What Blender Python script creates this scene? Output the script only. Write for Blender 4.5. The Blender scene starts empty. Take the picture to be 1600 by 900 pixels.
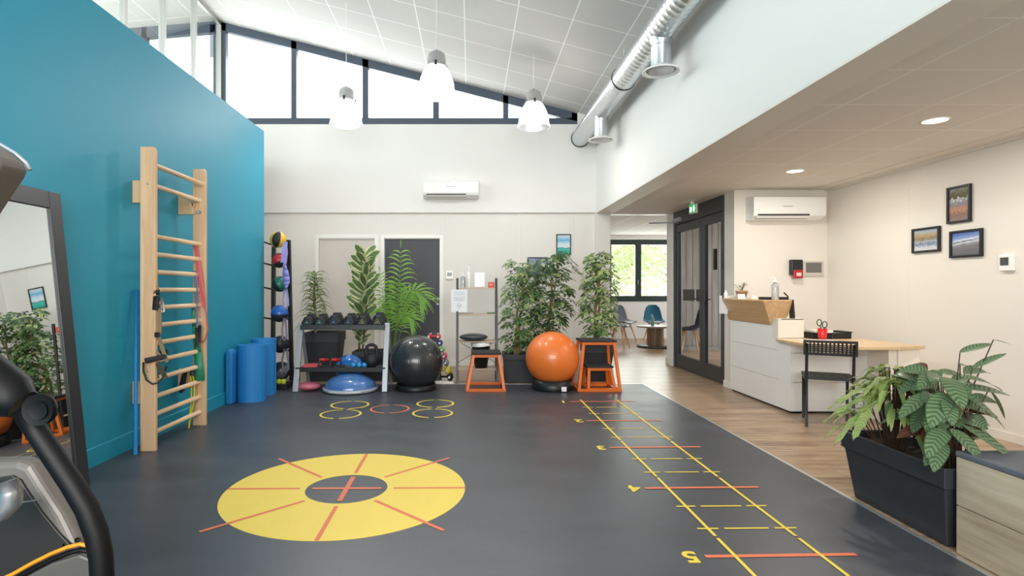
import bpy, math, random
from mathutils import Vector, Matrix
R = math.radians
pi = math.pi
V = Vector
scn = bpy.context.scene
col = scn.collection
random.seed(7)

# ------------------------------------------------------------------ camera
F = 885.0; CX = 735.0; CY = 451.0; H = 1.25
cam_d = bpy.data.cameras.new('camera'); cam = bpy.data.objects.new('camera', cam_d); col.objects.link(cam)
cam.location = (0, 0, H); cam.rotation_euler = (R(90), 0, 0)
cam_d.sensor_width = 36; cam_d.lens = F / 1600 * 36
cam_d.shift_x = (800 - CX) / 1600; cam_d.shift_y = -(450 - CY) / 1600
cam_d.clip_start = 0.05; cam_d.clip_end = 200
scn.camera = cam

def at(px, py, Y):
    "world point seen at a picture position at distance Y"
    return V(((px - CX) / F * Y, Y, H + (CY - py) / F * Y))
def fl(px, py, z=0.0):
    Y = F * (H - z) / (py - CY)
    return V(((px - CX) / F * Y, Y, z))

# ------------------------------------------------------------------ world, lights, exposure
world = bpy.data.worlds.new('world'); scn.world = world; world.use_nodes = True
bg = world.node_tree.nodes['Background']
bg.inputs[0].default_value = (0.93, 0.97, 1.0, 1); bg.inputs[1].default_value = 2.2

def area(name, loc, rot, sx, sy, power, color=(1, 1, 1)):
    d = bpy.data.lights.new(name, 'AREA'); d.shape = 'RECTANGLE'; d.size = sx; d.size_y = sy
    d.energy = power; d.color = color
    o = bpy.data.objects.new(name, d); o.location = loc; o.rotation_euler = rot; col.objects.link(o)
    return o
# daylight in the window openings, plus added fill lamps
area('daylight_clerestory', (-1.1, 9.42, 4.5), (R(-90), 0, 0), 5.6, 1.2, 110, (.93, .97, 1))
area('daylight_gallery', (-8.8, 4.3, 4.25), (0, R(-90), 0), 1.7, 10.5, 520, (.93, .97, 1))
area('fill_rear', (-0.6, -2.6, 2.2), (R(90), 0, 0), 5.5, 2.4, 400, (1, .98, .95))  # added soft fill lamp, unseen behind the camera
area('daylight_lounge', (4.25, 14.6, 1.75), (R(-90), 0, 0), 2.6, 1.3, 70, (.95, 1, .97))
area('fill_lounge_side', (7.9, 11.6, 1.6), (0, R(90), 0), 1.8, 3.4, 90, (.97, 1, 1))  # added fill lamp on the unseen right side of the lounge
area('fill_lobby', (4.1, 8.2, 2.44), (0, 0, 0), .9, 1.6, 8, (1, 1, 1))  # added lamp under the lobby ceiling to brighten the view through the glass
area('fill_gallery_up', (-6.4, 4.3, 3.35), (R(180), 0, 0), 4, 9, 12, (.95, .98, 1))  # added upward fill lamp, lifts the gallery ceiling

vs = scn.view_settings
vs.view_transform = 'Standard'; vs.look = 'None'; vs.exposure = 0.12; vs.gamma = 1.0; vs.use_curve_mapping = False
cy = scn.cycles
cy.use_denoising = True; cy.max_bounces = 10; cy.diffuse_bounces = 5; cy.glossy_bounces = 4
cy.transmission_bounces = 6; cy.transparent_max_bounces = 16; cy.sample_clamp_indirect = 6
cy.caustics_reflective = False; cy.caustics_refractive = False

# ------------------------------------------------------------------ materials
def s2l(c):
    return tuple((x / 12.92 if x <= .04045 else ((x + .055) / 1.055) ** 2.4) for x in c)
def rgb(h):
    return s2l(tuple(int(h[i:i + 2], 16) / 255 for i in (0, 2, 4)))
class NT:
    def __init__(s, m): s.t = m.node_tree; s.n = s.t.nodes; s.l = s.t.links
    def add(s, typ, **kw):
        n = s.n.new(typ)
        for k, v in kw.items(): setattr(n, k, v)
        return n
    def link(s, a, b): s.l.new(a, b)
    def math(s, op, a, b=None, c=None):
        n = s.n.new('ShaderNodeMath'); n.operation = op
        for i, x in enumerate((a, b, c)):
            if x is None: continue
            if hasattr(x, 'is_linked'): s.l.new(x, n.inputs[i])
            else: n.inputs[i].default_value = x
        return n.outputs[0]
    def mix(s, f, a, b):
        n = s.n.new('ShaderNodeMix'); n.data_type = 'RGBA'
        for i, x in ((0, f), (6, a), (7, b)):
            if hasattr(x, 'is_linked'): s.l.new(x, n.inputs[i])
            elif i == 0: n.inputs[0].default_value = x
            else: n.inputs[i].default_value = (*x[:3], 1)
        return n.outputs[2]
    def noise(s, scale, detail=3, vec=None, rough=.5):
        n = s.n.new('ShaderNodeTexNoise'); n.inputs['Scale'].default_value = scale
        n.inputs['Detail'].default_value = detail; n.inputs['Roughness'].default_value = rough
        if vec is not None: s.l.new(vec, n.inputs['Vector'])
        return n.outputs['Fac']
    def coord(s, which='Object', scale=(1, 1, 1), loc=(0, 0, 0), rot=(0, 0, 0)):
        c = s.n.new('ShaderNodeTexCoord'); m = s.n.new('ShaderNodeMapping')
        m.inputs['Scale'].default_value = scale; m.inputs['Location'].default_value = loc; m.inputs['Rotation'].default_value = rot
        s.l.new(c.outputs[which], m.inputs['Vector']); return m.outputs[0]
    def ramp(s, fac, stops, interp='LINEAR'):
        n = s.n.new('ShaderNodeValToRGB'); n.color_ramp.interpolation = interp
        e = n.color_ramp.elements
        while len(e) < len(stops): e.new(.5)
        for i, (p, c) in enumerate(stops): e[i].position = p; e[i].color = (*c[:3], 1)
        s.l.new(fac, n.inputs[0]); return n.outputs[0]
    def sep(s, v):
        n = s.n.new('ShaderNodeSeparateXYZ'); s.l.new(v, n.inputs[0]); return n.outputs
    def bump(s, h, strength=.2, dist=.01):
        n = s.n.new('ShaderNodeBump'); n.inputs['Strength'].default_value = strength; n.inputs['Distance'].default_value = dist
        s.l.new(h, n.inputs['Height']); return n.outputs[0]
MATS = {}
def mat(name, c='808080', rough=.5, metal=0, var=0.0, vscale=8, bump=0, bscale=60, coat=0, spec=.5, emit=None, es=1, alpha=None, trans=0, sheen=0):
    m = bpy.data.materials.new(name); m.use_nodes = True
    t = NT(m); b = t.n['Principled BSDF']; m['p'] = 1
    cc = rgb(c) if isinstance(c, str) else c
    b.inputs['Base Color'].default_value = (*cc, 1); b.inputs['Roughness'].default_value = rough
    b.inputs['Metallic'].default_value = metal; b.inputs['Coat Weight'].default_value = coat
    b.inputs['Specular IOR Level'].default_value = spec; b.inputs['Transmission Weight'].default_value = trans
    b.inputs['Sheen Weight'].default_value = sheen
    if emit is not None:
        b.inputs['Emission Color'].default_value = (*rgb(emit), 1); b.inputs['Emission Strength'].default_value = es
    if var or bump:
        v = t.coord('Object')
        if var:
            f = t.noise(vscale, 4, v)
            lo = tuple(x * (1 - var) for x in cc); hi = tuple(min(1, x * (1 + var)) for x in cc)
            t.link(t.mix(f, lo, hi), b.inputs['Base Color'])
        if bump:
            t.link(t.bump(t.noise(bscale, 3, v), bump, .004), b.inputs['Normal'])
    MATS[name] = m
    return m
def M(n): return MATS[n]

mat('wall_white', 'e9e7e3', .6, var=.015, vscale=2, bump=.05, bscale=90)
mat('wall_panel', 'e4e0da', .55, var=.02, vscale=3)
mat('wall_cream', 'e6dfd5', .55, var=.02, vscale=2)
mat('teal', '1f95b2', .5, var=.06, vscale=2.5, bump=.06, bscale=40)
mat('trim_white', 'efede8', .4)
mat('door_beige', 'cfc8c0', .5, var=.03)
mat('anthracite', '34373b', .4, var=.05)
mat('dark_door', '3a3b40', .5, var=.06, vscale=14)
mat('frame_dark', '46505e', .4)
mat('frame_green', '2b3835', .4)
mat('black_metal', '1c1c1e', .4, var=.05)
mat('black_plastic', '17181a', .42, var=.1)
mat('dark_rubber', '1f2024', .6, var=.15, vscale=30)
mat('grey_metal', 'a9adb3', .35, metal=.4)
mat('alu', 'c9c9c6', .35, metal=.7)
mat('chrome', 'd8d8da', .15, metal=1)
mat('white_plastic', 'f1f0ec', .3, coat=.3)
mat('orange_steel', 'dd6a16', .4, var=.05)
mat('grip_black', '2a2b2e', .8, bump=.3, bscale=300, var=.15, vscale=60)
mat('planter_black', '24262b', .5, var=.08, vscale=10)
mat('planter_slate', '2a2c31', .55, var=.08, vscale=10, bump=.1, bscale=120)
mat('soil', '2b211a', .95, var=.4, vscale=60, bump=.8, bscale=60)
mat('bark', '8a7350', .8, var=.3, vscale=40, bump=.5, bscale=60)
mat('stem_green', '5f7d33', .6, var=.2, vscale=10)
mat('stem_brown', '4a3527', .7, var=.2, vscale=20)
mat('red', 'c02a26', .4); mat('white_paper', 'f4f5f8', .8); mat('ink', '9aa2ad', .8)
mat('yellow_print', 'f2d548', .55, var=.05, vscale=20); mat('ring_print', 'fad95c', .55, var=.04, vscale=8)
mat('salmon_print', 'ec7a50', .55, var=.05, vscale=20)
mat('blue_foam', '1f7fc4', .6, var=.08, vscale=12, bump=.15, bscale=250)
mat('purple_cloth', 'a9a0e0', .7, var=.15, vscale=15)
mat('grey_band', '8d8497', .6, var=.1)
mat('terracotta', 'a9826a', .7, var=.15, vscale=30)
mat('clear_plastic', 'eef3f4', .1, trans=.75, spec=.4)
mat('fabric_grey', '60656e', .85, var=.12, vscale=60, sheen=.3)
mat('fabric_blue', '17607c', .75, var=.08, vscale=60, sheen=.2)
mat('shell_dark', '2c323b', .5)
mat('grey_shell', '6c6660', .4, metal=.2, var=.05); mat('trainer_black', '070708', .5, spec=.25)
mat('cushion', '62656e', .7, var=.12, vscale=25, bump=.1, bscale=150)
mat('black_gloss', '101114', .12, coat=.5)
mat('black_gauge', '2a2c30', .35)
mat('screen', '6e6b69', .3)

def wood(name, c1, c2, axis=0, scale=1.0, rough=.45, seam=None):
    m = bpy.data.materials.new(name); m.use_nodes = True; t = NT(m); b = t.n['Principled BSDF']
    sc = [14 * scale] * 3; sc[axis] = 1.2 * scale
    v = t.coord('Object', tuple(sc))
    f = t.noise(1.6, 6, v, .6)
    sc2 = [60 * scale] * 3; sc2[axis] = 2.5 * scale
    g = t.noise(1.5, 3, t.coord('Object', tuple(sc2)))
    fac = t.math('ADD', t.math('MULTIPLY', f, .7), t.math('MULTIPLY', g, .3))
    t.link(t.ramp(fac, [(.32, rgb(c1)), (.68, rgb(c2))]), b.inputs['Base Color'])
    b.inputs['Roughness'].default_value = rough
    t.link(t.bump(f, .05, .003), b.inputs['Normal'])
    MATS[name] = m; return m
wood('beech', 'cba27a', 'e4c19b', 2); wood('beech_rung', 'd8b48c', 'ecd0ae', 1)
wood('oak_x', 'c7a880', 'dcc29e', 0); wood('oak_y', 'c59d72', 'dcbb8e', 1); wood('oak_z', 'c2935a', 'dab47c', 2)
wood('bench_wood', '9c8568', 'd8c7ae', 1, .45); wood('shelf_wood', 'b09a86', 'cdb9a4', 0)
wood('reel_wood', '5a4436', '9b7d62', 2, 1.2); wood('leg_wood', 'b98e66', 'd3ab80', 2)
wood('clad_wood', '7b7872', 'a5a19a', 2, .6)

def floor_wood():
    m = bpy.data.materials.new('floor_wood'); m.use_nodes = True; t = NT(m); b = t.n['Principled BSDF']
    v = t.coord('Object')
    br = t.add('ShaderNodeTexBrick'); t.link(v, br.inputs['Vector'])
    br.inputs['Scale'].default_value = 1; br.inputs['Brick Width'].default_value = 1.25; br.inputs['Row Height'].default_value = .15
    br.inputs['Mortar Size'].default_value = .0015; br.inputs['Color1'].default_value = (0, 0, 0, 1); br.inputs['Color2'].default_value = (1, 1, 1, 1)
    br.inputs['Mortar'].default_value = (.2, .2, .2, 1)
    f = t.noise(1.5, 6, t.coord('Object', (1.2, 16, 1)), .62)
    g = t.noise(2, 4, t.coord('Object', (5, 70, 1)))
    fac = t.math('ADD', t.math('ADD', t.math('MULTIPLY', f, .75), t.math('MULTIPLY', g, .3)), t.math('MULTIPLY', br.outputs['Color'], .12))
    c = t.ramp(fac, [(.38, rgb('725a45')), (.55, rgb('a0846a')), (.76, rgb('c3a98a'))])
    c = t.mix(br.outputs['Fac'], c, rgb('6a5546'))
    t.link(c, b.inputs['Base Color']); b.inputs['Roughness'].default_value = .33
    t.link(t.bump(f, .04, .003), b.inputs['Normal']); MATS['floor_wood'] = m
floor_wood()
def rubber():
    m = bpy.data.materials.new('mat_rubber'); m.use_nodes = True; t = NT(m); b = t.n['Principled BSDF']
    f = t.noise(1.3, 6, t.coord('Object', (1, 2.2, 1)), .6); g = t.noise(90, 2, t.coord('Object'))
    fac = t.math('ADD', t.math('MULTIPLY', f, .8), t.math('MULTIPLY', g, .2))
    t.link(t.ramp(fac, [(.3, rgb('3a3c42')), (.7, rgb('50535b'))]), b.inputs['Base Color'])
    t.link(t.math('ADD', t.math('MULTIPLY', f, .2), .30), b.inputs['Roughness'])
    t.link(t.bump(g, .08, .002), b.inputs['Normal']); MATS['mat_rubber'] = m
rubber()
def tile(name, c, cl, pu, pv, ou, ov, w=.014, tw=None):
    "ceiling tiles: grid in UV metres"
    m = bpy.data.materials.new(name); m.use_nodes = True; t = NT(m); b = t.n['Principled BSDF']
    u, v, _ = t.sep(t.coord('UV'))
    def line(x, p, o):
        y = t.math('SUBTRACT', x, o - w / 2)
        fr = t.math('FRACT', t.math('DIVIDE', t.math('ADD', y, p * 50), p))
        return t.math('LESS_THAN', fr, w / p)
    g = t.math('MAXIMUM', line(u, pu, ou), line(v, pv, ov))
    n = t.noise(120, 2, t.coord('UV')); n2 = t.noise(3, 2, t.coord('UV'))
    base = t.mix(t.math('ADD', t.math('MULTIPLY', n, .6), t.math('MULTIPLY', n2, .4)), tuple(x * .93 for x in rgb(c)), tuple(min(1, x * 1.05) for x in rgb(c)))
    t.link(t.mix(g, base, rgb(cl)), b.inputs['Base Color']); b.inputs['Roughness'].default_value = .8
    hh = t.math('MULTIPLY', g, -1.0)
    t.link(t.bump(hh, .5, .004), b.inputs['Normal']); MATS[name] = m
tile('ceiling_high', 'cbc9c5', 'f4f4f2', .621, .61, 0, 6.268)
tile('ceiling_low', 'e8e2da', 'f8f5f0', .595, .6, 3.07, 4.95, .012)
tile('ceiling_lounge', 'dddcda', 'f6f6f4', .6, 1.2, 3.0, .3, .03)

def glass(name, tint=(1, 1, 1), refl=.08, rough=0.0):
    m = bpy.data.materials.new(name); m.use_nodes = True; t = NT(m)
    for n in list(t.n):
        if n.type != 'OUTPUT_MATERIAL': t.n.remove(n)
    out = [n for n in t.n if n.type == 'OUTPUT_MATERIAL'][0]
    tr = t.add('ShaderNodeBsdfTransparent'); tr.inputs[0].default_value = (*tint, 1)
    gl = t.add('ShaderNodeBsdfGlossy'); gl.inputs['Roughness'].default_value = rough
    fr = t.add('ShaderNodeFresnel'); fr.inputs[0].default_value = 1.5
    mx = t.add('ShaderNodeMixShader')
    geo = t.add('ShaderNodeNewGeometry'); t.link(t.math('MULTIPLY', t.math('MINIMUM', t.math('ADD', fr.outputs[0], refl), 1.0), t.math('SUBTRACT', 1.0, geo.outputs['Backfacing'])), mx.inputs[0])
    t.link(tr.outputs[0], mx.inputs[1]); t.link(gl.outputs[0], mx.inputs[2]); t.link(mx.outputs[0], out.inputs[0])
    MATS[name] = m
glass('window_glass', (1, 1, 1), 0.0); glass('gallery_glass', (.93, .97, .96), .08); glass('door_glass', (.66, .69, .69), .03); glass('bottle_glass', (.93, .96, .96), .03)
def lampglass():
    m = bpy.data.materials.new('lamp_glass'); m.use_nodes = True; t = NT(m)
    for n in list(t.n):
        if n.type != 'OUTPUT_MATERIAL': t.n.remove(n)
    out = [n for n in t.n if n.type == 'OUTPUT_MATERIAL'][0]
    tr = t.add('ShaderNodeBsdfTransparent'); tl = t.add('ShaderNodeBsdfTranslucent'); gl = t.add('ShaderNodeBsdfGlossy'); gl.inputs['Roughness'].default_value = .15
    a = t.add('ShaderNodeMixShader'); a.inputs[0].default_value = .45; b = t.add('ShaderNodeMixShader'); b.inputs[0].default_value = .15
    t.link(tr.outputs[0], a.inputs[1]); t.link(tl.outputs[0], a.inputs[2]); t.link(a.outputs[0], b.inputs[1]); t.link(gl.outputs[0], b.inputs[2]); t.link(b.outputs[0], out.inputs[0])
    MATS['lamp_glass'] = m
lampglass()
mat('bulb', 'ffffff', .5, emit='fff6e8', es=14); mat('downlight', 'ffffff', .5, emit='ffeeda', es=14)
mat('mirror', 'e8ecec', .01, metal=1)
mat('exit_green', '1f9a4a', .5, emit='3fe07a', es=.35); mat('exit_white', 'f4fff4', .5, emit='e8fff0', es=1.0)

def leafmat(name, base, edge=None, stripes=None, rough=.45, trans=.25, var=.3):
    m = bpy.data.materials.new(name); m.use_nodes = True; t = NT(m); b = t.n['Principled BSDF']
    n = t.noise(7, 2, t.coord('Object'))
    c0 = rgb(base); c = t.mix(n, tuple(x * (1 - var) for x in c0), tuple(min(1, x * (1 + var)) for x in c0))
    u, v, _ = t.sep(t.coord('UV'))
    au = t.math('ABSOLUTE', t.math('SUBTRACT', t.math('MULTIPLY', u, 2), 1))
    if edge:
        e = t.math('ADD', au, t.math('MULTIPLY', t.math('SUBTRACT', t.noise(9, 3, t.coord('UV')), .5), .9))
        c = t.mix(t.math('GREATER_THAN', e, .62), c, rgb(edge))
    if stripes:
        s = t.math('SINE', t.math('MULTIPLY', t.math('SUBTRACT', v, t.math('MULTIPLY', au, .14)), stripes[1]))
        k = t.math('MULTIPLY', t.math('GREATER_THAN', s, -.1), t.math('LESS_THAN', au, .88))
        c = t.mix(t.math('ADD', t.math('MULTIPLY', k, .7), .15), rgb(stripes[0]), c)
    else:
        c = t.mix(t.math('LESS_THAN', au, .07), c, tuple(min(1, x * 1.6 + .02) for x in c0))
    t.link(c, b.inputs['Base Color']); b.inputs['Roughness'].default_value = rough
    out = [x for x in t.n if x.type == 'OUTPUT_MATERIAL'][0]
    tl = t.add('ShaderNodeBsdfTranslucent'); t.link(c, tl.inputs[0]); mx = t.add('ShaderNodeMixShader'); mx.inputs[0].default_value = trans
    t.link(b.outputs[0], mx.inputs[1]); t.link(tl.outputs[0], mx.inputs[2]); t.link(mx.outputs[0], out.inputs[0])
    MATS[name] = m
leafmat('leaf_schefflera', '5c7a48', var=.45); leafmat('leaf_schefflera_light', '93a85c', edge='cfd69c', var=.4)
leafmat('leaf_schefflera_dark', '33502f', var=.45)
leafmat('leaf_palm', '76a53c', var=.4); leafmat('leaf_ficus', '5e7a4e', edge='d8d8a4', var=.3)
leafmat('leaf_dracaena', '566b3c', edge='8f9c5c', var=.35); leafmat('leaf_calathea', '809a72', stripes=('45603f', 58), var=.22, rough=.35)
leafmat('leaf_wavy', 'b3c275', stripes=('8aa15c', 60), var=.4, rough=.4); leafmat('leaf_wavy_dark', '4a5f3c', var=.5)
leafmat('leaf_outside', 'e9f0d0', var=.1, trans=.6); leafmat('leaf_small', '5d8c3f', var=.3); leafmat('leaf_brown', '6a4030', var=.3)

# ------------------------------------------------------------------ mesh builder
class MB:
    def __init__(s): s.v = []; s.f = []; s.uv = {}; s.mi = []; s.cur = 0; s.sm = []; s.smooth = False
    def face(s, idx, uv=None):
        if uv: s.uv[len(s.f)] = uv
        s.f.append(tuple(idx)); s.mi.append(s.cur); s.sm.append(s.smooth)
    def pts(s, P):
        i = len(s.v); s.v += [tuple(p) for p in P]; return i
    def quad(s, a, b, c, d, uv=None):
        i = s.pts((a, b, c, d)); s.face((i, i + 1, i + 2, i + 3), uv)
    def box(s, x0, x1, y0, y1, z0, z1):
        i = s.pts([(x, y, z) for z in (z0, z1) for y in (y0, y1) for x in (x0, x1)])
        for q in ((0, 2, 3, 1), (4, 5, 7, 6), (0, 1, 5, 4), (2, 6, 7, 3), (0, 4, 6, 2), (1, 3, 7, 5)): s.face([i + k for k in q])
        return s
    def hexa(s, P):
        "8 points: bottom 4 ccw, top 4 ccw"
        i = s.pts(P)
        for q in ((3, 2, 1, 0), (4, 5, 6, 7), (0, 1, 5, 4), (1, 2, 6, 5), (2, 3, 7, 6), (3, 0, 4, 7)): s.face([i + k for k in q])
        return s
    def bar(s, a, b, w, h=None, up=(0, 0, 1)):
        a = V(a); b = V(b); h = h or w; d = (b - a).normalized(); up = V(up)
        if abs(d.dot(up)) > .98: up = V((1, 0, 0)) if abs(d.x) < .9 else V((0, 1, 0))
        x = d.cross(up).normalized() * w / 2; y = x.normalized().cross(d) * h / 2
        return s.hexa([a - x - y, a + x - y, a + x + y, a - x + y, b - x - y, b + x - y, b + x + y, b - x + y])
    def prism(s, poly, z0, z1, axis='z'):
        n = len(poly)
        def P(u, w, z): return {'z': (u, w, z), 'y': (u, z, w), 'x': (z, u, w)}[axis]
        i = s.pts([P(u, w, z0) for u, w in poly] + [P(u, w, z1) for u, w in poly])
        s.face([i + k for k in range(n)][::-1]); s.face([i + n + k for k in range(n)])
        for k in range(n): s.face((i + k, i + (k + 1) % n, i + n + (k + 1) % n, i + n + k))
        return s
    def ring(s, c, a, b, n, cap=None):
        return s.pts([c + a * math.cos(2 * pi * k / n) + b * math.sin(2 * pi * k / n) for k in range(n)])
    def tube(s, path, r, n=8, caps=True, flat=None):
        "round tube along path; r number or list; flat=(vector) makes a ribbon of thickness ratio"
        P = [V(p) for p in path]; rr = r if isinstance(r, (list, tuple)) else [r] * len(P)
        s0 = s.smooth; s.smooth = True
        up = None; rings = []
        for i, p in enumerate(P):
            d = (P[min(i + 1, len(P) - 1)] - P[max(i - 1, 0)])
            d = d.normalized() if d.length > 1e-9 else V((0, 0, 1))
            if up is None: up = V((0, 0, 1)) if abs(d.z) < .9 else V((0, 1, 0))
            x = d.cross(up)
            if x.length < 1e-4: x = d.orthogonal()
            x.normalize(); y = x.cross(d).normalized(); up = y
            rings.append(s.pts([p + x * math.cos(2 * pi * k / n) * rr[i] + y * math.sin(2 * pi * k / n) * rr[i] for k in range(n)]))
        for a, b in zip(rings, rings[1:]):
            for k in range(n): s.face((a + k, a + (k + 1) % n, b + (k + 1) % n, b + k))
        if caps:
            s.face([rings[0] + k for k in range(n)]); s.face([rings[-1] + k for k in range(n)][::-1])
        s.smooth = s0; return s
    def cyl(s, a, b, r, r2=None, n=16, caps=True): return s.tube([a, b], [r, r if r2 is None else r2], n, caps)
    def ribbon(s, path, w, th, side):
        "flat strap along path; side = width direction"
        P = [V(p) for p in path]; sd = V(side).normalized() * w / 2
        for i in range(len(P) - 1):
            a, b = P[i], P[i + 1]; d = (b - a).normalized(); nn = d.cross(sd).normalized() * th / 2
            s.hexa([a - sd - nn, a + sd - nn, a + sd + nn, a - sd + nn, b - sd - nn, b + sd - nn, b + sd + nn, b - sd + nn])
        return s
    def lathe(s, prof, c=(0, 0, 0), n=24, caps=False, arc=1.0):
        s0 = s.smooth; s.smooth = True; c = V(c); rs = []
        for r, z in prof:
            rs.append(s.pts([c + V((r * math.cos(2 * pi * k / n), r * math.sin(2 * pi * k / n), z)) for k in range(n)]))
        for a, b in zip(rs, rs[1:]):
            for k in range(n): s.face((a + k, a + (k + 1) % n, b + (k + 1) % n, b + k))
        if caps: s.face([rs[0] + k for k in range(n)][::-1]); s.face([rs[-1] + k for k in range(n)])
        s.smooth = s0; return s
    def sphere(s, c, r, n=24, m=14, sx=1, sy=1, sz=1, z0=-1, z1=1, panel=None, rot=None):
        s0 = s.smooth; s.smooth = True; c = V(c)
        a0 = math.asin(z0); a1 = math.asin(z1); rs = []
        Rm = rot or Matrix.Identity(3)
        for j in range(m + 1):
            a = a0 + (a1 - a0) * j / m
            rs.append(s.pts([c + Rm @ V((r * sx * math.cos(a) * math.cos(2 * pi * k / n), r * sy * math.cos(a) * math.sin(2 * pi * k / n), r * sz * math.sin(a))) for k in range(n)]))
        for j, (a, b) in enumerate(zip(rs, rs[1:])):
            for k in range(n):
                if panel: s.cur = panel(k / n, j / m)
                s.face((a + k, a + (k + 1) % n, b + (k + 1) % n, b + k))
        if panel: s.cur = 0
        s.smooth = s0; return s
    def leaf(s, p, d, L, W, droop=.25, segs=4, fold=.2, up=(0, 0, 1), wave=0, tip=.8, roll=0, ph=0, sh=.62):
        p = V(p); d = V(d).normalized(); up = V(up)
        sd = d.cross(up)
        if sd.length < .05: sd = d.cross(V((.3, 1, .2)))
        sd.normalize()
        if roll: sd = Matrix.Rotation(roll, 3, d) @ sd
        nn = sd.cross(d).normalized(); rows = []
        s0 = s.smooth; s.smooth = True
        for i in range(segs + 1):
            t = i / segs
            w = W / 2 * math.sin(pi * min(1, t ** tip * .97 + .02)) ** sh
            q = p + d * (L * t * (1 - .25 * droop * t)) + V((0, 0, -1)) * (droop * L * t * t)
            wv = wave * W * math.sin(t * 22 + ph) if wave else 0
            rows.append((s.pts([q - sd * w + nn * (fold * w + wv), q, q + sd * w + nn * (fold * w - wv)]), t))
        for (a, t0), (b, t1) in zip(rows, rows[1:]):
            s.face((a, a + 1, b + 1, b), [(0, t0), (.5, t0), (.5, t1), (0, t1)])
            s.face((a + 1, a + 2, b + 2, b + 1), [(.5, t0), (1, t0), (1, t1), (.5, t1)])
        s.smooth = s0; return s
    def build(s, name, mats, parent=None, loc=None, bevel=0, world=True, rot=0, bseg=2, kind=None):
        me = bpy.data.meshes.new(name); off = V((0, 0, 0))
        if world and parent is not None: off = V(parent.get('_w', (0, 0, 0)))
        if loc is not None and world: off = V(loc)
        me.from_pydata([tuple(V(p) - off) for p in s.v], [], s.f)
        if not isinstance(mats, (list, tuple)): mats = [mats]
        for m in mats: me.materials.append(M(m) if isinstance(m, str) else m)
        me.polygons.foreach_set('material_index', s.mi); me.polygons.foreach_set('use_smooth', s.sm)
        if s.uv:
            ul = me.uv_layers.new(name='UVMap')
            for fi, uv in s.uv.items():
                p = me.polygons[fi]
                for k, li in enumerate(p.loop_indices): ul.data[li].uv = uv[k]
        me.update()
        o = bpy.data.objects.new(name, me); col.objects.link(o)
        if parent is not None: o.parent = parent
        if loc is not None: o.location = loc
        o.rotation_euler.z = rot
        if bevel:
            b = o.modifiers.new('bevel', 'BEVEL'); b.width = bevel; b.segments = bseg; b.limit_method = 'ANGLE'; b.angle_limit = R(40); b.harden_normals = False
        if kind: o['kind'] = kind
        return o
def tag(o, label=None, cat=None, group=None, kind=None):
    if label: o['label'] = label
    if cat: o['category'] = cat
    if group: o['group'] = group
    if kind: o['kind'] = kind
    return o
def thing(name, label, cat, loc=(0, 0, 0), rotz=0, group=None):
    o = bpy.data.objects.new(name, None); col.objects.link(o); o.location = loc; o.rotation_euler.z = rotz
    o.empty_display_size = .1; o['_w'] = tuple(loc)
    return tag(o, label, cat, group)
def struct(mb, name, m, **kw):
    o = mb.build(name, m, **kw); o['kind'] = 'structure'; return o
def sgroup(name, loc=(0, 0, 0)):
    o = bpy.data.objects.new(name, None); col.objects.link(o); o.location = loc; o['_w'] = tuple(loc); o['kind'] = 'structure'; return o
def dup(root, loc=None, rotz=None, label=None, group=None):
    r = root.copy(); col.objects.link(r)
    if loc is not None: r.location = loc; r['_w'] = tuple(loc)
    if rotz is not None: r.rotation_euler.z = rotz
    if label: r['label'] = label
    if group: r['group'] = group
    for ch in list(root.children):
        c = ch.copy(); col.objects.link(c); c.parent = r
        for g in ch.children:
            e = g.copy(); col.objects.link(e); e.parent = c
    return r
# ================================================================== THE ROOM
BW = 9.14; PX = BW / F            # back wall distance
XT = -2.64; XB = 2.014; XR = 4.41; ZL = 2.469; XG = -4.03
def zroof(x): return 4.512 - .2569 * x
YN = -3.0
b = MB(); b.box(-9, 9, YN, 15.5, -.1, 0); struct(b, 'floor', 'floor_wood')
# sloped ceiling of the hall
b = MB(); cs = 1.0325
def cuv(x, y): return ((x + .0854) * cs, y)
b.quad((XG, YN, zroof(XG)), (XG, BW + .2, zroof(XG)), (XB + .02, BW + .2, zroof(XB)), (XB + .02, YN, zroof(XB)), [cuv(XG, YN), cuv(XG, BW + .2), cuv(XB, BW + .2), cuv(XB, YN)])
i = b.pts([(XG, YN, zroof(XG) + .2), (XG, BW + .3, zroof(XG) + .2), (XB + .2, BW + .3, zroof(XB) + .2), (XB + .2, YN, zroof(XB) + .2)]); b.face((i, i + 1, i + 2, i + 3))
struct(b, 'ceiling', 'ceiling_high')
# bulkhead wall over the reception zone
b = MB(); b.box(XB, XB + .15, YN, BW + .2, ZL, 4.2); struct(b, 'wall_bulkhead', 'wall_white')
# low ceiling
b = MB(); x0, x1, y0, y1 = XB + .01, XR + .1, YN, 9.3
b.quad((x0, y0, ZL), (x0, y1, ZL), (x1, y1, ZL), (x1, y0, ZL), [(x0, y0), (x0, y1), (x1, y1), (x1, y0)])
b.quad((x0, y0, ZL + .3), (x1, y0, ZL + .3), (x1, y1, ZL + .3), (x0, y1, ZL + .3), [(x0, y0)] * 4)
struct(b, 'ceiling_low', 'ceiling_low')
b = MB(); b.box(XB + .001, 2.285, YN, 9.3, ZL - .012, ZL + .05); struct(b, 'trim_1', 'wall_cream', bevel=.002)
b = MB(); b.box(4.17, 4.20, YN, 7.0, ZL - .006, ZL + .01); b.box(4.375, XR, YN, 7.0, ZL - .02, ZL + .01); struct(b, 'trim_2', 'wall_cream')
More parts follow.
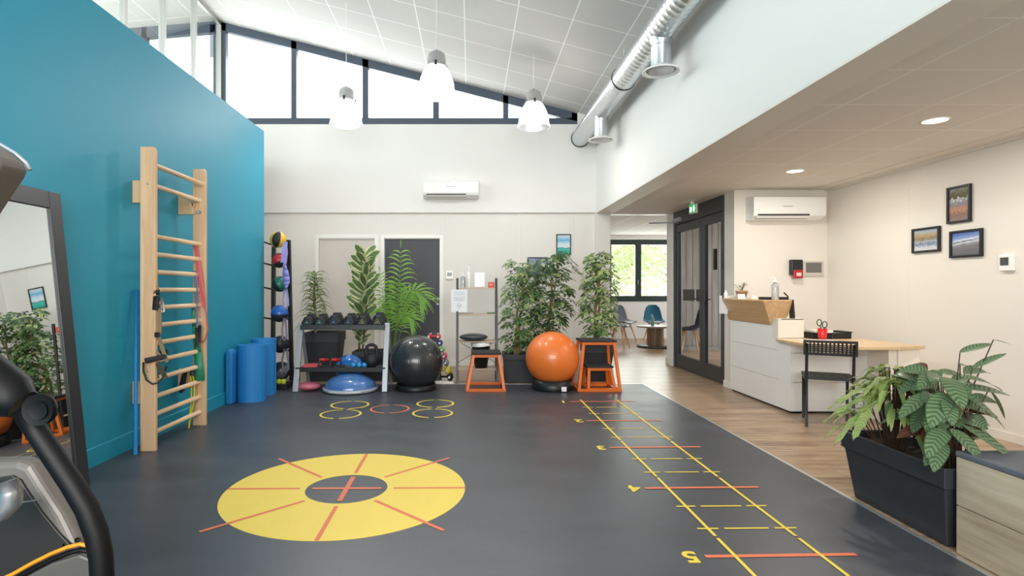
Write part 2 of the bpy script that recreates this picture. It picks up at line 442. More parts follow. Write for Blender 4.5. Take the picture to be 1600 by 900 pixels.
# back wall: lower panelled wall with the two door openings, upper white wall
b = MB()
dz = 2.065; dA = (-2.455, -1.54); dB = (-1.395, -.487)
b.box(-4.2, dA[0], BW, BW + .2, 0, ZL + .05); b.box(dA[1], dB[0], BW, BW + .2, 0, ZL + .05); b.box(dB[1], 2.02, BW, BW + .2, 0, ZL + .05)
b.box(dA[0], dA[1], BW, BW + .2, dz, ZL + .05); b.box(dB[0], dB[1], BW, BW + .2, dz, ZL + .05)
for px in (491, 592, 692, 811, 893):
    x = (px - CX) * PX; zz = 0 if px not in (592,) else 0
    b.box(x - .035, x + .035, BW - .006, BW + .01, 0, ZL)
struct(b, 'wall_back', 'wall_panel', bevel=.002)
b = MB(); b.box(2.0, 2.245, BW - .06, BW + .2, 0, ZL + .02); struct(b, 'pillar_opening', 'wall_panel', bevel=.004)
b = MB(); b.box(-4.2, XB + .02, BW - .05, BW + .15, ZL, 3.89); b.box(1.72, XB + .02, BW - .05, BW + .15, 3.89, 4.2); struct(b, 'wall_back_upper', 'wall_white', bevel=.004)
b = MB(); b.box(-4.0, dA[0] - .01, BW - .015, BW, 0, .09); b.box(dB[1] + .05, 2.0, BW - .015, BW, 0, .09); struct(b, 'baseboard_back', 'trim_white')
# doors in the back wall
for k, (d, m) in enumerate(((dA, 'door_beige'), (dB, 'dark_door'))):
    g = sgroup('door_%d' % (k + 1), (d[0], BW, 0))
    b = MB(); b.box(d[0] + .012, d[1] - .012, BW + .03, BW + .075, .005, dz - .012); b.build('door_leaf', m, g, bevel=.002)
    b = MB()
    b.box(d[0] - .05, d[0] + .006, BW - .012, BW + .1, 0, dz + .05); b.box(d[1] - .006, d[1] + .05, BW - .012, BW + .1, 0, dz + .05); b.box(d[0] + .006, d[1] - .006, BW - .012, BW + .1, dz - .006, dz + .05)
    b.build('door_frame', 'trim_white', g, bevel=.003)
    if k:
        b = MB(); c = at(684, 467, BW + .02); x, z = c.x, c.z
        b.cyl((x, BW + .03, z), (x, BW + .012, z), .026, n=20); b.tube([(x, BW + .03, z), (x, BW - .03, z), (x - .02, BW - .035, z), (x - .13, BW - .035, z)], .009, 8)
        b.cyl((x, BW + .03, z - .075), (x, BW + .012, z - .075), .024, n=20)
        b.build('door_handle', 'alu', g)
# teal partition box
b = MB(); b.box(XT - .12, XT, YN, 7.25, 0, 3.265); struct(b, 'wall_teal', 'teal', bevel=.004)
b = MB(); b.box(XT, XT + .012, YN, 7.25, 0, .135); b.hexa([(XT, YN, .135), (XT + .012, YN, .135), (XT + .012, 7.25, .135), (XT, 7.25, .135), (XT, YN, .142), (XT + .004, YN, .142), (XT + .004, 7.25, .142), (XT, 7.25, .142)]); struct(b, 'baseboard_teal', 'teal')
b = MB(); b.box(XG, XT - .12, YN, 7.2, 3.05, 3.24); struct(b, 'ceiling_cubicle', 'wall_white')
b = MB(); b.box(XG - .15, XG, YN, BW, 0, 3.3); struct(b, 'wall_left', 'wall_white')
b = MB(); b.box(-9, XB + .2, YN - .15, YN, 0, 1.0); b.box(-9, -3.4, YN - .15, YN, 1.0, 6); b.box(2.2, 9, YN - .15, YN, 0, 3); b.box(-3.4, 2.2, YN - .15, YN, 3.4, 6); struct(b, 'wall_rear', 'wall_white')
# right wall and reception back wall
b = MB(); b.box(XR, XR + .15, YN, 7.0, 0, ZL + .05)
for Y in (5.72, 4.28): b.box(XR - .004, XR + .01, Y - .03, Y + .03, 0, ZL)
struct(b, 'wall_right', 'wall_cream', bevel=.001)
b = MB(); b.box(XR - .012, XR, YN, 7.0, 0, .07); struct(b, 'baseboard_right', 'wall_cream')
b = MB(); b.box(3.26, XR + .15, 7.0, 7.12, 0, ZL + .05); b.box(3.26, 3.4, 7.12, 7.27, 0, ZL + .05); struct(b, 'wall_reception', 'wall_cream', bevel=.002)
b = MB(); b.box(3.245, 3.26, 7.0, 7.27, 0, .08); b.box(3.26, XR, 6.988, 7.0, 0, .08); struct(b, 'baseboard_reception', 'trim_white')
b = MB(); b.box(3.27, 3.42, 9.16, 9.43, 0, ZL + .2); struct(b, 'wall_passage', 'wall_white', bevel=.003)
b = MB(); b.box(3.255, 3.27, 9.16, 9.445, 0, .11); b.box(3.255, 3.4, 9.43, 9.445, 0, .11); struct(b, 'baseboard_passage', 'trim_white')
# lounge beyond the opening
b = MB(); zc = 2.58
b.quad((1.2, 9.3, zc), (1.2, 14.3, zc), (8.2, 14.3, zc), (8.2, 9.3, zc), [(1.2, 9.3), (1.2, 14.3), (8.2, 14.3), (8.2, 9.3)])
struct(b, 'ceiling_lounge', 'ceiling_lounge')
b = MB(); b.box(2.0, 8.2, 9.3, 9.42, ZL, 2.7); struct(b, 'lintel_lounge', 'trim_white')
LW = 14.2; wx0, wx1, wz0, wz1 = 3.5, 5.0, .93, 2.47
b = MB(); b.box(1.2, wx0, LW, LW + .2, 0, 2.7); b.box(wx1, 8.2, LW, LW + .2, 0, 2.7); b.box(wx0, wx1, LW, LW + .2, 0, wz0); b.box(wx0, wx1, LW, LW + .2, wz1, 2.7)
struct(b, 'wall_lounge_back', 'wall_white')
b = MB(); b.box(1.2, 8.2, LW - .15, LW, 2.475, 2.6); struct(b, 'beam_lounge', 'wall_panel')
b = MB(); b.box(1.2, 8.2, LW - .02, LW, 0, .3); struct(b, 'baseboard_lounge', 'wall_white', bevel=.002)
b = MB(); b.box(8.2, 8.4, 9.3, 10, 0, 2.7); b.box(8.2, 8.4, 13.2, 14.4, 0, 2.7); b.box(8.2, 8.4, 9.3, 14.4, 0, .7); struct(b, 'wall_lounge_right', 'wall_white')
b = MB(); b.box(1.0, 1.2, 9.3, 14.4, 0, 2.7); struct(b, 'wall_lounge_left', 'wall_white')
g = sgroup('window_2', (wx0, LW, wz0))
b = MB(); t = .10; y0, y1 = LW - .02, LW + .08
b.box(wx0, wx1, y0, y1, wz0, wz0 + .14); b.box(wx0, wx1, y0, y1, wz1 - .12, wz1)
xm = at(997, 400, LW).x
for xa, xb in ((wx0, wx0 + .03), (wx1 - .05, wx1), (xm - .075, xm + .075)): b.box(xa, xb, y0, y1, wz0 + .14, wz1 - .12)
b.build('window_frame', 'frame_green', g, bevel=.004)
for xa, xb in ((wx0 + .03, xm - .075), (xm + .075, wx1 - .05)):
    b = MB(); b.box(xa, xb, LW + .03, LW + .04, wz0 + .14, wz1 - .12); b.build('window_pane', 'window_glass', g)
b = MB(); b.box(xm - .02, xm - .005, y0 - .03, y0, 1.35, 1.47); b.build('window_handle', 'alu', g)
# lobby behind the glass doors
b = MB(); b.box(4.75, 4.9, 7.12, 9.4, 0, ZL)
for k in range(18):
    y = 7.14 + k * .125; b.box(4.735, 4.75, y, y + .115, .08, ZL)
b.box(4.12, 6.5, 11.5, 11.6, 0, 2.6)
for k in range(18): b.box(4.12 + k * .13, 4.12 + k * .13 + .122, 11.485, 11.5, .09, 2.6)
b.box(3.44, 4.9, 7.12, 7.16, 0, ZL)
struct(b, 'wall_lobby_cladding', 'clad_wood', bevel=.002)
# clerestory window
def cz(px_y): return H + (CY - px_y) * PX
g = sgroup('window_1', (0, BW - .02, 3.88))
b = MB(); y0, y1 = BW - .03, BW + .06; zb = 3.89
def X(px): return (px - CX) * PX
xs = [(345, 354), (456, 464), (567, 576), (677, 686), (786, 794), (893, 903)]
b.box(X(345), X(903), y0, y1, zb, zb + .105)
for xa, xb in xs:
    xa, xb = X(xa), X(xb); b.hexa([(xa, y0, zb + .1), (xb, y0, zb + .1), (xb, y1, zb + .1), (xa, y1, zb + .1), (xa, y0, zroof(xa) - .01), (xb, y0, zroof(xb) - .01), (xb, y1, zroof(xb) - .01), (xa, y1, zroof(xa) - .01)])
xa, xb = X(345), X(903)
b.hexa([(xa, y0, zroof(xa) - .13), (xb, y0, zroof(xb) - .13), (xb, y1, zroof(xb) - .13), (xa, y1, zroof(xa) - .13), (xa, y0, zroof(xa) + .05), (xb, y0, zroof(xb) + .05), (xb, y1, zroof(xb) + .05), (xa, y1, zroof(xa) + .05)])
b.build('window_frame', 'frame_dark', g)
for (a0, a1), (c0, c1) in zip(xs, xs[1:]):
    xa, xb = X(a1), X(c0); b = MB()
    b.hexa([(xa, BW + .02, zb + .1), (xb, BW + .02, zb + .1), (xb, BW + .03, zb + .1), (xa, BW + .03, zb + .1), (xa, BW + .02, zroof(xa) - .12), (xb, BW + .02, zroof(xb) - .12), (xb, BW + .03, zroof(xb) - .12), (xa, BW + .03, zroof(xa) - .12)])
    b.build('window_pane', 'window_glass', g)
# gallery glazing on the left, with the gallery beyond
g = sgroup('window_3', (XG, BW, 3.3)); zt = zroof(XG)
b = MB(); b.box(XG - .04, XG + .02, YN, BW, 3.3, 3.36); b.box(XG - .04, XG + .02, YN, BW, zt - .06, zt)
ps = [9.11 - k * .84 for k in range(14)]
for y in ps: b.box(XG - .05, XG + .03, y - .025, y + .025, 3.36, zt - .06)
b.build('window_frame', 'alu', g, bevel=.003)
for y1_, y0_ in zip(ps, ps[1:]):
    b = MB(); b.box(XG - .012, XG - .004, y0_ + .025, y1_ - .025, 3.36, zt - .06); b.build('window_pane', 'gallery_glass', g)
b = MB(); b.box(-9, XG - .15, YN, BW + .2, 3.1, 3.3); struct(b, 'floor_gallery', 'wall_white')
b = MB(); z1 = 5.45
b.quad((-9, YN, 5.15), (-9, BW + .2, 5.15), (XG, BW + .2, 5.56), (XG, YN, 5.56), [(-9, YN), (-9, BW), (XG, BW), (XG, YN)])
struct(b, 'ceiling_gallery', 'ceiling_high')
g = sgroup('window_4', (-6, BW, 3.3))
b = MB()
for x in (-4.15, -5.25, -6.35, -7.45, -8.6): b.box(x - .04, x + .04, BW - .03, BW + .06, 3.3, 5.5)
b.hexa([(-9, BW - .03, 4.98), (XG - .05, BW - .03, 5.38), (XG - .05, BW + .06, 5.38), (-9, BW + .06, 4.98), (-9, BW - .03, 5.2), (XG - .05, BW - .03, 5.6), (XG - .05, BW + .06, 5.6), (-9, BW + .06, 5.2)])
b.build('window_frame', 'frame_dark', g)
# ------------------------------------------------------------------ glass double door in the passage wall
g = sgroup('door_3', (3.3, 7.28, 0))
x0, x1 = 3.29, 3.36; ya, yb = 7.28, 9.15; ym = 8.06
fr = MB()
fr.box(x0 - .01, x1, ya, ya + .09, 0, ZL); fr.box(x0 - .01, x1, yb - .07, yb, 0, ZL); fr.box(x0 - .01, x1, ya + .09, yb - .07, 2.27, ZL)
fr.build('door_frame', 'anthracite', g, bevel=.004)
def leafdoor(y0, y1):
    b = MB(); s = .085; z0, z1 = .01, 2.26
    b.box(x0 + .005, x1 - .01, y0, y0 + s, z0, z1); b.box(x0 + .005, x1 - .01, y1 - s, y1, z0, z1)
    b.box(x0 + .005, x1 - .01, y0 + s, y1 - s, z0, z0 + .2); b.box(x0 + .005, x1 - .01, y0 + s, y1 - s, z1 - .12, z1)
    o = b.build('door_leaf', 'anthracite', g, bevel=.004)
    p = MB(); p.box(x0 + .03, x0 + .038, y0 + s, y1 - s, z0 + .2, z1 - .12); p.build('door_pane', 'door_glass', o, world=True)
leafdoor(ya + .09, ym); leafdoor(ym, yb - .07)
for y0, y1 in ((7.80, 8.12), (8.20, 8.62)):
    b = MB(); b.box(x0 - .055, x0 - .045, y0, y1, 1.07, 1.24); b.cyl((x0 - .05, y0 + .04, 1.1), (x0 + .03, y0 + .04, 1.1), .008); b.cyl((x0 - .05, y1 - .04, 1.2), (x0 + .03, y1 - .04, 1.2), .008)
    b.build('door_handle', 'black_metal', g, bevel=.002)
b = MB(); b.box(x0 - .06, x0 - .01, 7.52, 7.545, 1.50, 1.78); b.build('door_handle', 'black_metal', g, bevel=.004)
b = MB(); b.box(x0 - .05, x0, 8.80, 9.08, 2.30, 2.36); b.tube([(x0 - .03, 8.95, 2.3), (x0 - .28, 8.98, 2.29), (x0 - .45, 9.0, 2.29)], .012, 6); b.build('door_closer', 'grey_metal', g, bevel=.002)
# ------------------------------------------------------------------ outside trees (seen through the lounge window)
mat('bark_pale', 'b9b2a4', .8)
def outside_tree(x, y, h, r, label, seed, name='garden_tree'):
    rnd = random.Random(seed); t = thing(name, label, 'tree', (x, y, -.3), group=None)
    tr = MB(); tops = []
    tr.tube([(x, y, -.3), (x + .1, y, h * .35), (x - .1, y, h * .6)], [.09, .07, .05], 8)
    for k in range(16):
        a = rnd.uniform(0, 2 * pi); z = rnd.uniform(h * .2, h * .6); l = rnd.uniform(.6, 1) * r
        e = V((x + math.cos(a) * l, y + math.sin(a) * l * .6, z + rnd.uniform(.3, 1.2)))
        tr.tube([(x, y, z), (x + math.cos(a) * l * .5, y + math.sin(a) * l * .3, z + .4), e], [.03, .02, .008], 6); tops.append(e)
    tr.build('trunk', 'bark_pale', t)
    f = MB()
    for k in range(4200):
        e = rnd.choice(tops); p = e + V((rnd.gauss(0, .6), rnd.gauss(0, .4), rnd.gauss(0, .55)))
        a = rnd.uniform(0, 2 * pi); f.leaf(p, (math.cos(a), math.sin(a), rnd.uniform(-.6, .5)), .16, .09, .3, 2)
    f.build('foliage', 'leaf_outside', t)
outside_tree(4.2, 18.5, 3.6, 1.5, 'pale green leafy tree outside the lounge window, behind its left pane', 1)
outside_tree(7.0, 19.5, 3.8, 1.6, 'pale green leafy tree outside the lounge window, behind its right pane', 2)
b = MB(); b.box(-2, 14, 14.5, 40, -.4, -.3); struct(b, 'ground', 'leaf_outside')
# ================================================================== rubber mat with printed markings
MT = 0.008
g = thing('exercise_mat_floor', 'large dark slate rubber gym floor mat printed with yellow ring and numbered ladder', 'floor mat', (-.2, 3.5, 0))
b = MB(); b.box(XT + .001, 2.235, YN + .05, 7.37, 0, MT); b.build('rubber_sheet', 'mat_rubber', g)
b = MB(); b.box(2.235, 2.262, YN + .05, 7.37, 0, MT + .002); b.box(XT + .001, 2.262, 7.37, 7.40, 0, MT + .002); b.build('edge_trim', 'alu', g)
z0, z1 = MT, MT + .0012
def annulus(b, c, r0, r1, a0, a1, n, z0=z0, z1=z1):
    for k in range(n):
        A = a0 + (a1 - a0) * k / n; B = a0 + (a1 - a0) * (k + 1) / n
        def p(r, a, z): return (c[0] + r * math.cos(a), c[1] + r * math.sin(a), z)
        b.quad(p(r0, A, z1), p(r1, A, z1), p(r1, B, z1), p(r0, B, z1))
        b.quad(p(r1, A, z0), p(r1, B, z0), p(r1, B, z1), p(r1, A, z1))
C0 = (-.768, 3.52)
b = MB(); annulus(b, C0, .25, .735, 0, 2 * pi, 96); b.build('target_ring', 'ring_print', g)
z2 = z1 + .0008
def strip(b, p, q, w, z=z2):
    p = V((p[0], p[1], z)); q = V((q[0], q[1], z)); d = (q - p).normalized(); s = V((-d.y, d.x, 0)) * w / 2
    b.quad(p - s, q - s, q + s, p + s)
for k in range(8):
    a = k * pi / 4 + R(.8); r1 = .735 if k % 2 == 0 else .88
    b = MB(); strip(b, (C0[0] + .29 * math.cos(a), C0[1] + .29 * math.sin(a)), (C0[0] + r1 * math.cos(a), C0[1] + r1 * math.sin(a)), .024)
    b.build('ring_spoke', 'salmon_print', g)
for k in (0, 1):
    a = k * pi / 2 + R(.8); b = MB(); strip(b, (C0[0] - .215 * math.cos(a), C0[1] - .215 * math.sin(a)), (C0[0] + .215 * math.cos(a), C0[1] + .215 * math.sin(a)), .03, z2 + .0003 * k)
    b.build('centre_cross', 'salmon_print', g)
for px, py, m in ((546.9, 633.7, 'yellow_print'), (532.4, 648.2, 'yellow_print'), (609.2, 640, 'salmon_print'), (680.2, 631.7, 'yellow_print'), (676, 646.8, 'yellow_print')):
    c = fl(px, py); b = MB()
    annulus(b, c, .183, .205, R(-82), R(86), 30); annulus(b, c, .183, .205, R(98), R(262), 30)
    b.build('hopscotch_circle', m, g)
def FX(px, py): return fl(px, py, z1)
xl = (FX(1179.6, 900).x + FX(906.5, 624.4).x) / 2; xr = (FX(1325.6, 900).x + FX(961.6, 623.4).x) / 2
rungs = [((213, 10.5), 0)]
# red rungs measured on the floor at the left rail; the ladder is printed a touch askew
reds = [627.5, 657.7, 700.2, 763, 868.6]
Yr = [F * (H - z1) / (y - CY) for y in reds]
skew = .045
for k, Y in enumerate(Yr):
    Y = Yr[4] + (Yr[0] - Yr[4]) * (4 - k) / 4
    b = MB(); strip(b, (xl - .14, Y - .006), (xr + .17, Y + .015), .028, z2 + .0004); b.build('ladder_rung', 'salmon_print', g)
    t = bpy.data.curves.new('ladder_number', 'FONT'); t.body = str(k + 1); t.size = .15; t.align_x = 'CENTER'; t.align_y = 'CENTER'; t.extrude = .0006; t.offset = .004
    t.materials.append(M('yellow_print')); o = bpy.data.objects.new('ladder_number', t); col.objects.link(o); o.parent = g
    o.location = (xl - .21 - g.location.x, Y - .005 - g.location.y, z2); o.rotation_euler.z = pi
sp = (Yr[0] - Yr[4]) / 4
for k in range(-1, 4):
    for j in (1, 2):
        Y = Yr[4] + sp * k + sp * j / 3
        if Y < 1.2: continue
        if k == 3 and j == 3: continue
        b = MB()
        for xa, xb in ((xl - .055, xl + .055), (xl + .085, xr - .085), (xr - .055, xr + .06)): strip(b, (xa, Y + (xa - xl) * .02), (xb, Y + (xb - xl) * .02), .016)
        b.build('ladder_rung', 'yellow_print', g)
for x in (xl, xr):
    b = MB(); y = Yr[0] + .12
    ends = [Yr[0] + .12] + [Yr[4] + sp * (k + .22) for k in (3, 2, 1, 0, -1)]
    for a, c in zip(ends, ends[1:]):
        strip(b, (x, a - .012), (x, c + .012), .018, z2 + .0006)
    b.build('ladder_rail', 'yellow_print', g)

# ================================================================== wall bars
t = thing('wall_bars', 'tall light beech wall bars with rungs fixed against the teal wall', 'wall bars', (-2.47, 4.7, 0))
for y, zt in ((4.32, 2.334), (5.14, 2.337)):
    b = MB(); z0_ = MT
    b.prism([(-2.52, z0_), (-2.405, z0_), (-2.405, zt - .03), (-2.42, zt), (-2.52, zt)], y, y + .036, 'y')
    b.build('upright', 'beech', t, bevel=.004)
    for zz in (2.01, .44):
        yy_ = y + .10 if y < 5 else y - .03
        b = MB(); b.box(XT + .001, -2.50, yy_, yy_ + .035, zz - .09, zz + .085); b.box(-2.515, -2.49, min(y + .03, yy_), max(y + .03, yy_ + .03), zz - .02, zz + .02); b.build('wall_block', 'beech', t, bevel=.003)
for z in (2.05, .62):
    b = MB(); b.cyl((-2.462, 4.312, z), (-2.462, 4.322, z), .008, n=10); b.build('screw', 'alu', t)
b = MB(); b.box(-2.53, -2.44, 5.128, 5.139, 1.93, 1.955); b.cyl((-2.45, 5.12, 1.942), (-2.45, 5.14, 1.942), .012); b.build('bracket', 'alu', t)
zs = [2.197, 2.05] + [1.655 - .1385 * k for k in range(12)]
for i, z in enumerate(zs):
    x = -2.425 if i < 1 else -2.46
    b = MB(); b.cyl((x, 4.345, z), (x, 5.15, z), .0195, n=14); b.build('rung', 'beech_rung', t)

# ================================================================== leaning mirror
# picture-left wall: foot out from the wall, head touching
t = thing('leaning_mirror', 'large mirror in a charcoal frame leaning against the teal wall', 'mirror', (-2.42, 3.15, 0))
f0 = V((-2.385, 0, MT)); f1 = V((-2.575, 0, 1.845)); u = (f1 - f0).normalized(); nrm = V((u.z, 0, -u.x))  # towards room
def mp(y, s, d): p = f0 + u * s + nrm * d; return V((p.x + .021 * (3.557 - y), y, p.z))
Lm = (f1 - f0).length; ya, yb = 2.66, 3.557; w = .105
def slab(b, ya, yb, s0, s1, d0, d1):
    b.hexa([mp(ya, s0, d0), mp(yb, s0, d0), mp(yb, s0, d1), mp(ya, s0, d1), mp(ya, s1, d0), mp(yb, s1, d0), mp(yb, s1, d1), mp(ya, s1, d1)])
b = MB(); slab(b, ya, ya + w, 0, Lm, -.035, 0); slab(b, yb - w, yb, 0, Lm, -.035, 0); slab(b, ya + w, yb - w, 0, w, -.035, 0); slab(b, ya + w, yb - w, Lm - w, Lm, -.035, 0)
slab(b, ya + .02, yb - .02, .02, Lm - .02, -.04, -.02)
b.build('mirror_frame', 'black_gauge', t, bevel=.003)
b = MB(); slab(b, ya + w - .005, yb - w + .005, w - .005, Lm - w + .005, -.019, -.012); b.build('mirror_glass', 'mirror', t)

# ================================================================== stick and hanging straps
a = V((-2.505, 4.235, MT)); c = V((-2.618, 4.44, 1.24))
b = MB(); b.cyl(a, c, .014, n=12); o = b.build('exercise_stick', 'blue_foam', loc=(-2.505, 4.235, 0)); tag(o, 'bright blue exercise stick standing against the near post of the wall bars', 'exercise stick')

Y0 = 4.35
def P(px, py, Y=Y0): return at(px, py, Y)
t = thing('suspension_trainer', 'khaki strap suspension trainer with black foam handles hanging on the wall bars', 'suspension trainer', P(246, 480))
b = MB(); b.ribbon([P(241, 335, 4.37), P(241.5, 380, 4.36), P(243, 440), P(245, 456)], .035, .006, (1, 0, 0))
b.ribbon([P(246, 470), P(247, 500), P(247, 522)], .05, .012, (1, .2, 0))
b.ribbon([P(243, 470), P(241, 500), P(240, 540), P(238, 575)], .025, .006, (1, .4, 0))
b.build('strap', mat('khaki', '85755a', .8, var=.2, vscale=30), t)
b = MB()
for y in (456, 467, 477): b.cyl(P(239, y, 4.33), P(248, y + 1, 4.36), .022, n=12)
b.ribbon([P(244, 462, 4.33), P(242, 485, 4.33)], .04, .02, (1, 0, 0)); b.build('cam_buckle', 'black_plastic', t, bevel=.003)
b = MB(); b.tube([P(251, 465, 4.36), P(256, 478, 4.38), P(257, 487, 4.38), P(252, 488, 4.36), P(250, 480, 4.35)], .009, 8); b.build('carabiner', 'alu', t)
b = MB(); b.box(*sum(([min(q) , max(q)] for q in zip(P(241, 527, 4.31), P(250, 519, 4.33))), [])); b.build('slide_buckle', 'black_plastic', t, bevel=.003)
b = MB()
b.ribbon([P(246, 524), P(238, 550), P(232, 566)], .02, .005, (1, 0, .4)); b.ribbon([P(247, 524), P(255, 548), P(261, 566)], .03, .005, (1, 0, .4))
b.ribbon([P(241, 545, 4.34), P(257, 562, 4.34)], .015, .005, (1, 0, 1))
b.build('handle_strap', 'khaki', t)
b = MB(); b.cyl(P(226.5, 564, 4.27), P(259, 557, 4.36), .021, n=14); b.build('handle', 'grip_black', t)
b = MB(); b.cyl(P(243, 553, 4.42), P(262, 549, 4.44), .018, n=14); b.build('handle', 'grip_black', t)
b = MB(); b.tube([P(224, 566, 4.28), P(224, 580, 4.28), P(229, 594, 4.29), P(238, 600, 4.3), P(248, 598, 4.32), P(256, 588, 4.34), P(260, 572, 4.35)], .007, 8); b.build('foot_loop', 'dark_rubber', t)
b = MB(); b.ribbon([P(244, 566), P(240, 580), P(243, 592)], .06, .006, (1, 0, .3)); b.ribbon([P(246, 568, 4.33), P(254, 580, 4.34), P(258, 590, 4.34)], .05, .006, (1, 0, -.3)); b.build('foot_cradle', mat('khaki_dark', '4c4438', .8), t)

def band(name, label, path, r, m, cat='resistance band', loc=None, n=6):
    b = MB(); b.tube(path, r, n); o = b.build(name, m, loc=loc or path[0]); tag(o, label, cat); return o
Yf = 5.08
band('resistance_tube', 'red elastic tube looped down from the far end of an upper rung', [P(303, 377, Yf), P(306, 390, Yf), P(308, 420, Yf), P(313, 450, Yf), P(322, 490, Yf), P(325, 515, Yf), P(320, 532, Yf), P(312, 536, Yf), P(309, 520, Yf)], .006, mat('red_band', 'd0505a', .5))
b = MB(); b.ribbon([P(304, 378, 5.1), P(308, 400, 5.1), P(314, 440, 5.1), P(318, 480, 5.1)], .035, .003, (1, .3, 0)); o = b.build('flat_resistance_band', 'red_band', loc=P(304, 378, 5.1)); tag(o, 'flat coral red resistance band hanging beside the far post of the wall bars', 'resistance band')
t = thing('handled_resistance_tube', 'blue grey resistance tube with black handles hanging on the wall bars', 'resistance band', P(304, 430, Yf))
b = MB(); b.tube([P(301, 424, Yf), P(306, 424, 5.05), P(308, 440, 5.05), P(307.5, 480, 5.05), P(308, 515, 5.05)], .007, 6); b.tube([P(301, 424, Yf), P(304, 430, 5.06), P(305, 470, 5.06), P(310, 510, 5.06)], .007, 6); b.build('tube', mat('blue_grey', '6b7296', .5), t)
b = MB(); b.cyl(P(308, 512, 5.04), P(307.5, 542, 5.04), .016, n=12); b.build('handle', 'grip_black', t); b = MB(); b.cyl(P(311.5, 508, 5.07), P(311, 535, 5.07), .016, n=12); b.build('handle', 'grip_black', t)
b = MB()
L = [P(300, 480, Yf), P(301, 510, Yf), P(304, 550, Yf), P(305, 596, Yf)]; Rr = [P(303, 480, 5.09), P(306, 510, 5.09), P(315, 550, 5.09), P(320, 594, 5.09)]
b.smooth = True
for k in range(3): b.quad(L[k], Rr[k], Rr[k + 1], L[k + 1]); b.quad(L[k] + V((0, -.012, 0)), L[k + 1] + V((0, -.012, 0)), Rr[k + 1] + V((0, -.012, 0)), Rr[k] + V((0, -.012, 0)))
o = b.build('latex_band', mat('green_latex', '2f9a78', .45, trans=.15), loc=P(300, 480, Yf)); m_ = o.modifiers.new('s', 'SOLIDIFY'); m_.thickness = .002
tag(o, 'wide translucent green latex band draped over a rung', 'resistance band')
t = thing('skipping_tube', 'yellow elastic tube with black knob hanging low on the wall bars', 'resistance band', P(296, 578, Yf))
b = MB(); b.tube([P(297, 582, 5.06), P(299, 600, 5.05), P(299, 625, 5.05), P(296, 650, 5.05), P(295, 672, 5.05)], .007, 6); b.tube([P(299, 580, 5.06), P(304, 600, 5.06), P(303, 625, 5.06), P(298, 650, 5.06), P(295, 670, 5.05)], .007, 6); b.build('tube', mat('yellow_tube', 'd8cc28', .5), t)
b = MB(); b.tube([P(290, 577, 5.04), P(296, 576, 5.03), P(301, 580, 5.03), P(300, 586, 5.04)], .018, 8); b.build('knob', 'black_plastic', t)
b = MB(); b.smooth = False
b.hexa([P(288, 582, 5.0), P(293, 580, 5.05), P(291, 580, 5.1), P(284, 584, 5.1), P(282, 616, 5.0), P(288, 612, 5.05), P(290, 600, 5.1), P(277, 612, 5.1)])
o = b.build('folded_strap', 'dark_rubber', loc=P(286, 600, 5.0), bevel=.012); tag(o, 'dark folded ankle strap hanging behind a low rung', 'strap')
b = MB(); b.tube([P(245, 600, 4.36), P(241, 590, 4.37), P(240, 605, 4.37)], .006, 6)

# ================================================================== yoga mats
def roll(name, label, c, r, h, th=.011, turns=8, a0=0, m='blue_foam'):
    b = MB(); b.smooth = True; n = 24 * turns; step = r / (turns + .6)
    def sp(k, off): a = a0 + 2 * pi * k / 24; rr = r - step * k / 24 - off; return V((c[0] + rr * math.cos(a), c[1] + rr * math.sin(a), 0))
    for k in range(n):
        A, B, Cc, D = sp(k, 0), sp(k + 1, 0), sp(k + 1, step * .8), sp(k, step * .8)
        z0 = V((0, 0, MT)); z1 = V((0, 0, MT + h))
        b.smooth = True; b.quad(A + z0, B + z0, B + z1, A + z1); b.quad(Cc + z0, D + z0, D + z1, Cc + z1); b.smooth = False; b.quad(A + z1, B + z1, Cc + z1, D + z1)
        if k in (0,): b.quad(D + z0, A + z0, A + z1, D + z1)
    o = b.build(name, m, loc=(c[0], c[1], 0)); tag(o, label, 'yoga mat', 'rolled blue mats by the teal wall'); return o
roll('rolled_yoga_mat', 'thick blue rolled exercise mat standing upright, nearest of the rolls', (-2.43, 6.30), .16, .62, a0=2.6)
roll('rolled_yoga_mat', 'blue rolled exercise mat standing upright behind the nearest roll', (-2.435, 6.66), .145, .655, a0=.5)
b = MB(); zz = .60
pts = [(-2.625, MT), (-2.555, MT), (-2.555, zz - .05), (-2.57, zz - .01), (-2.60, zz), (-2.625, zz - .03)]
b.prism(pts, 6.06, 6.19, 'y'); o = b.build('folded_yoga_mat', 'blue_foam', loc=(-2.59, 6.12, 0), bevel=.02, bseg=3); tag(o, 'slim folded blue exercise mat upright between the rolls and the teal wall', 'yoga mat')

# ================================================================== medicine ball rack
YR = 7.46
t = thing('ball_rack', 'tall black steel medicine ball rack behind the blue mats', 'ball rack', (-2.44, YR, 0))
pl = [at(428, 385, YR), at(426, 600, YR)]; pr = [at(451, 375, YR - .02), at(456, 603, YR - .02)]
for a, c in (pl, pr):
    b = MB(); top = a.copy(); bot = c.copy(); bot.z = MT if YR < 7.4 else 0.0
    b.bar(bot, top, .05, .05, (0, 1, 0)); b.build('upright', 'black_metal', t, bevel=.004)
b = MB(); b.box(pl[1].x - .05, pr[1].x + .04, YR - .12, YR + .22, .002, .05); b.build('foot', 'black_metal', t, bevel=.004)
zrow = [at(0, y, YR).z for y in (381, 413, 450, 496, 545)]
for z in zrow:
    for x, dx in ((pl[0].x, -.02), (pr[0].x, 0)):
        b = MB(); b.cyl((x, YR - .02, z - .02), (x + dx - .055, YR - .26, z + .015), .011, n=8); b.build('prong', 'black_metal', t)
mats_b = []
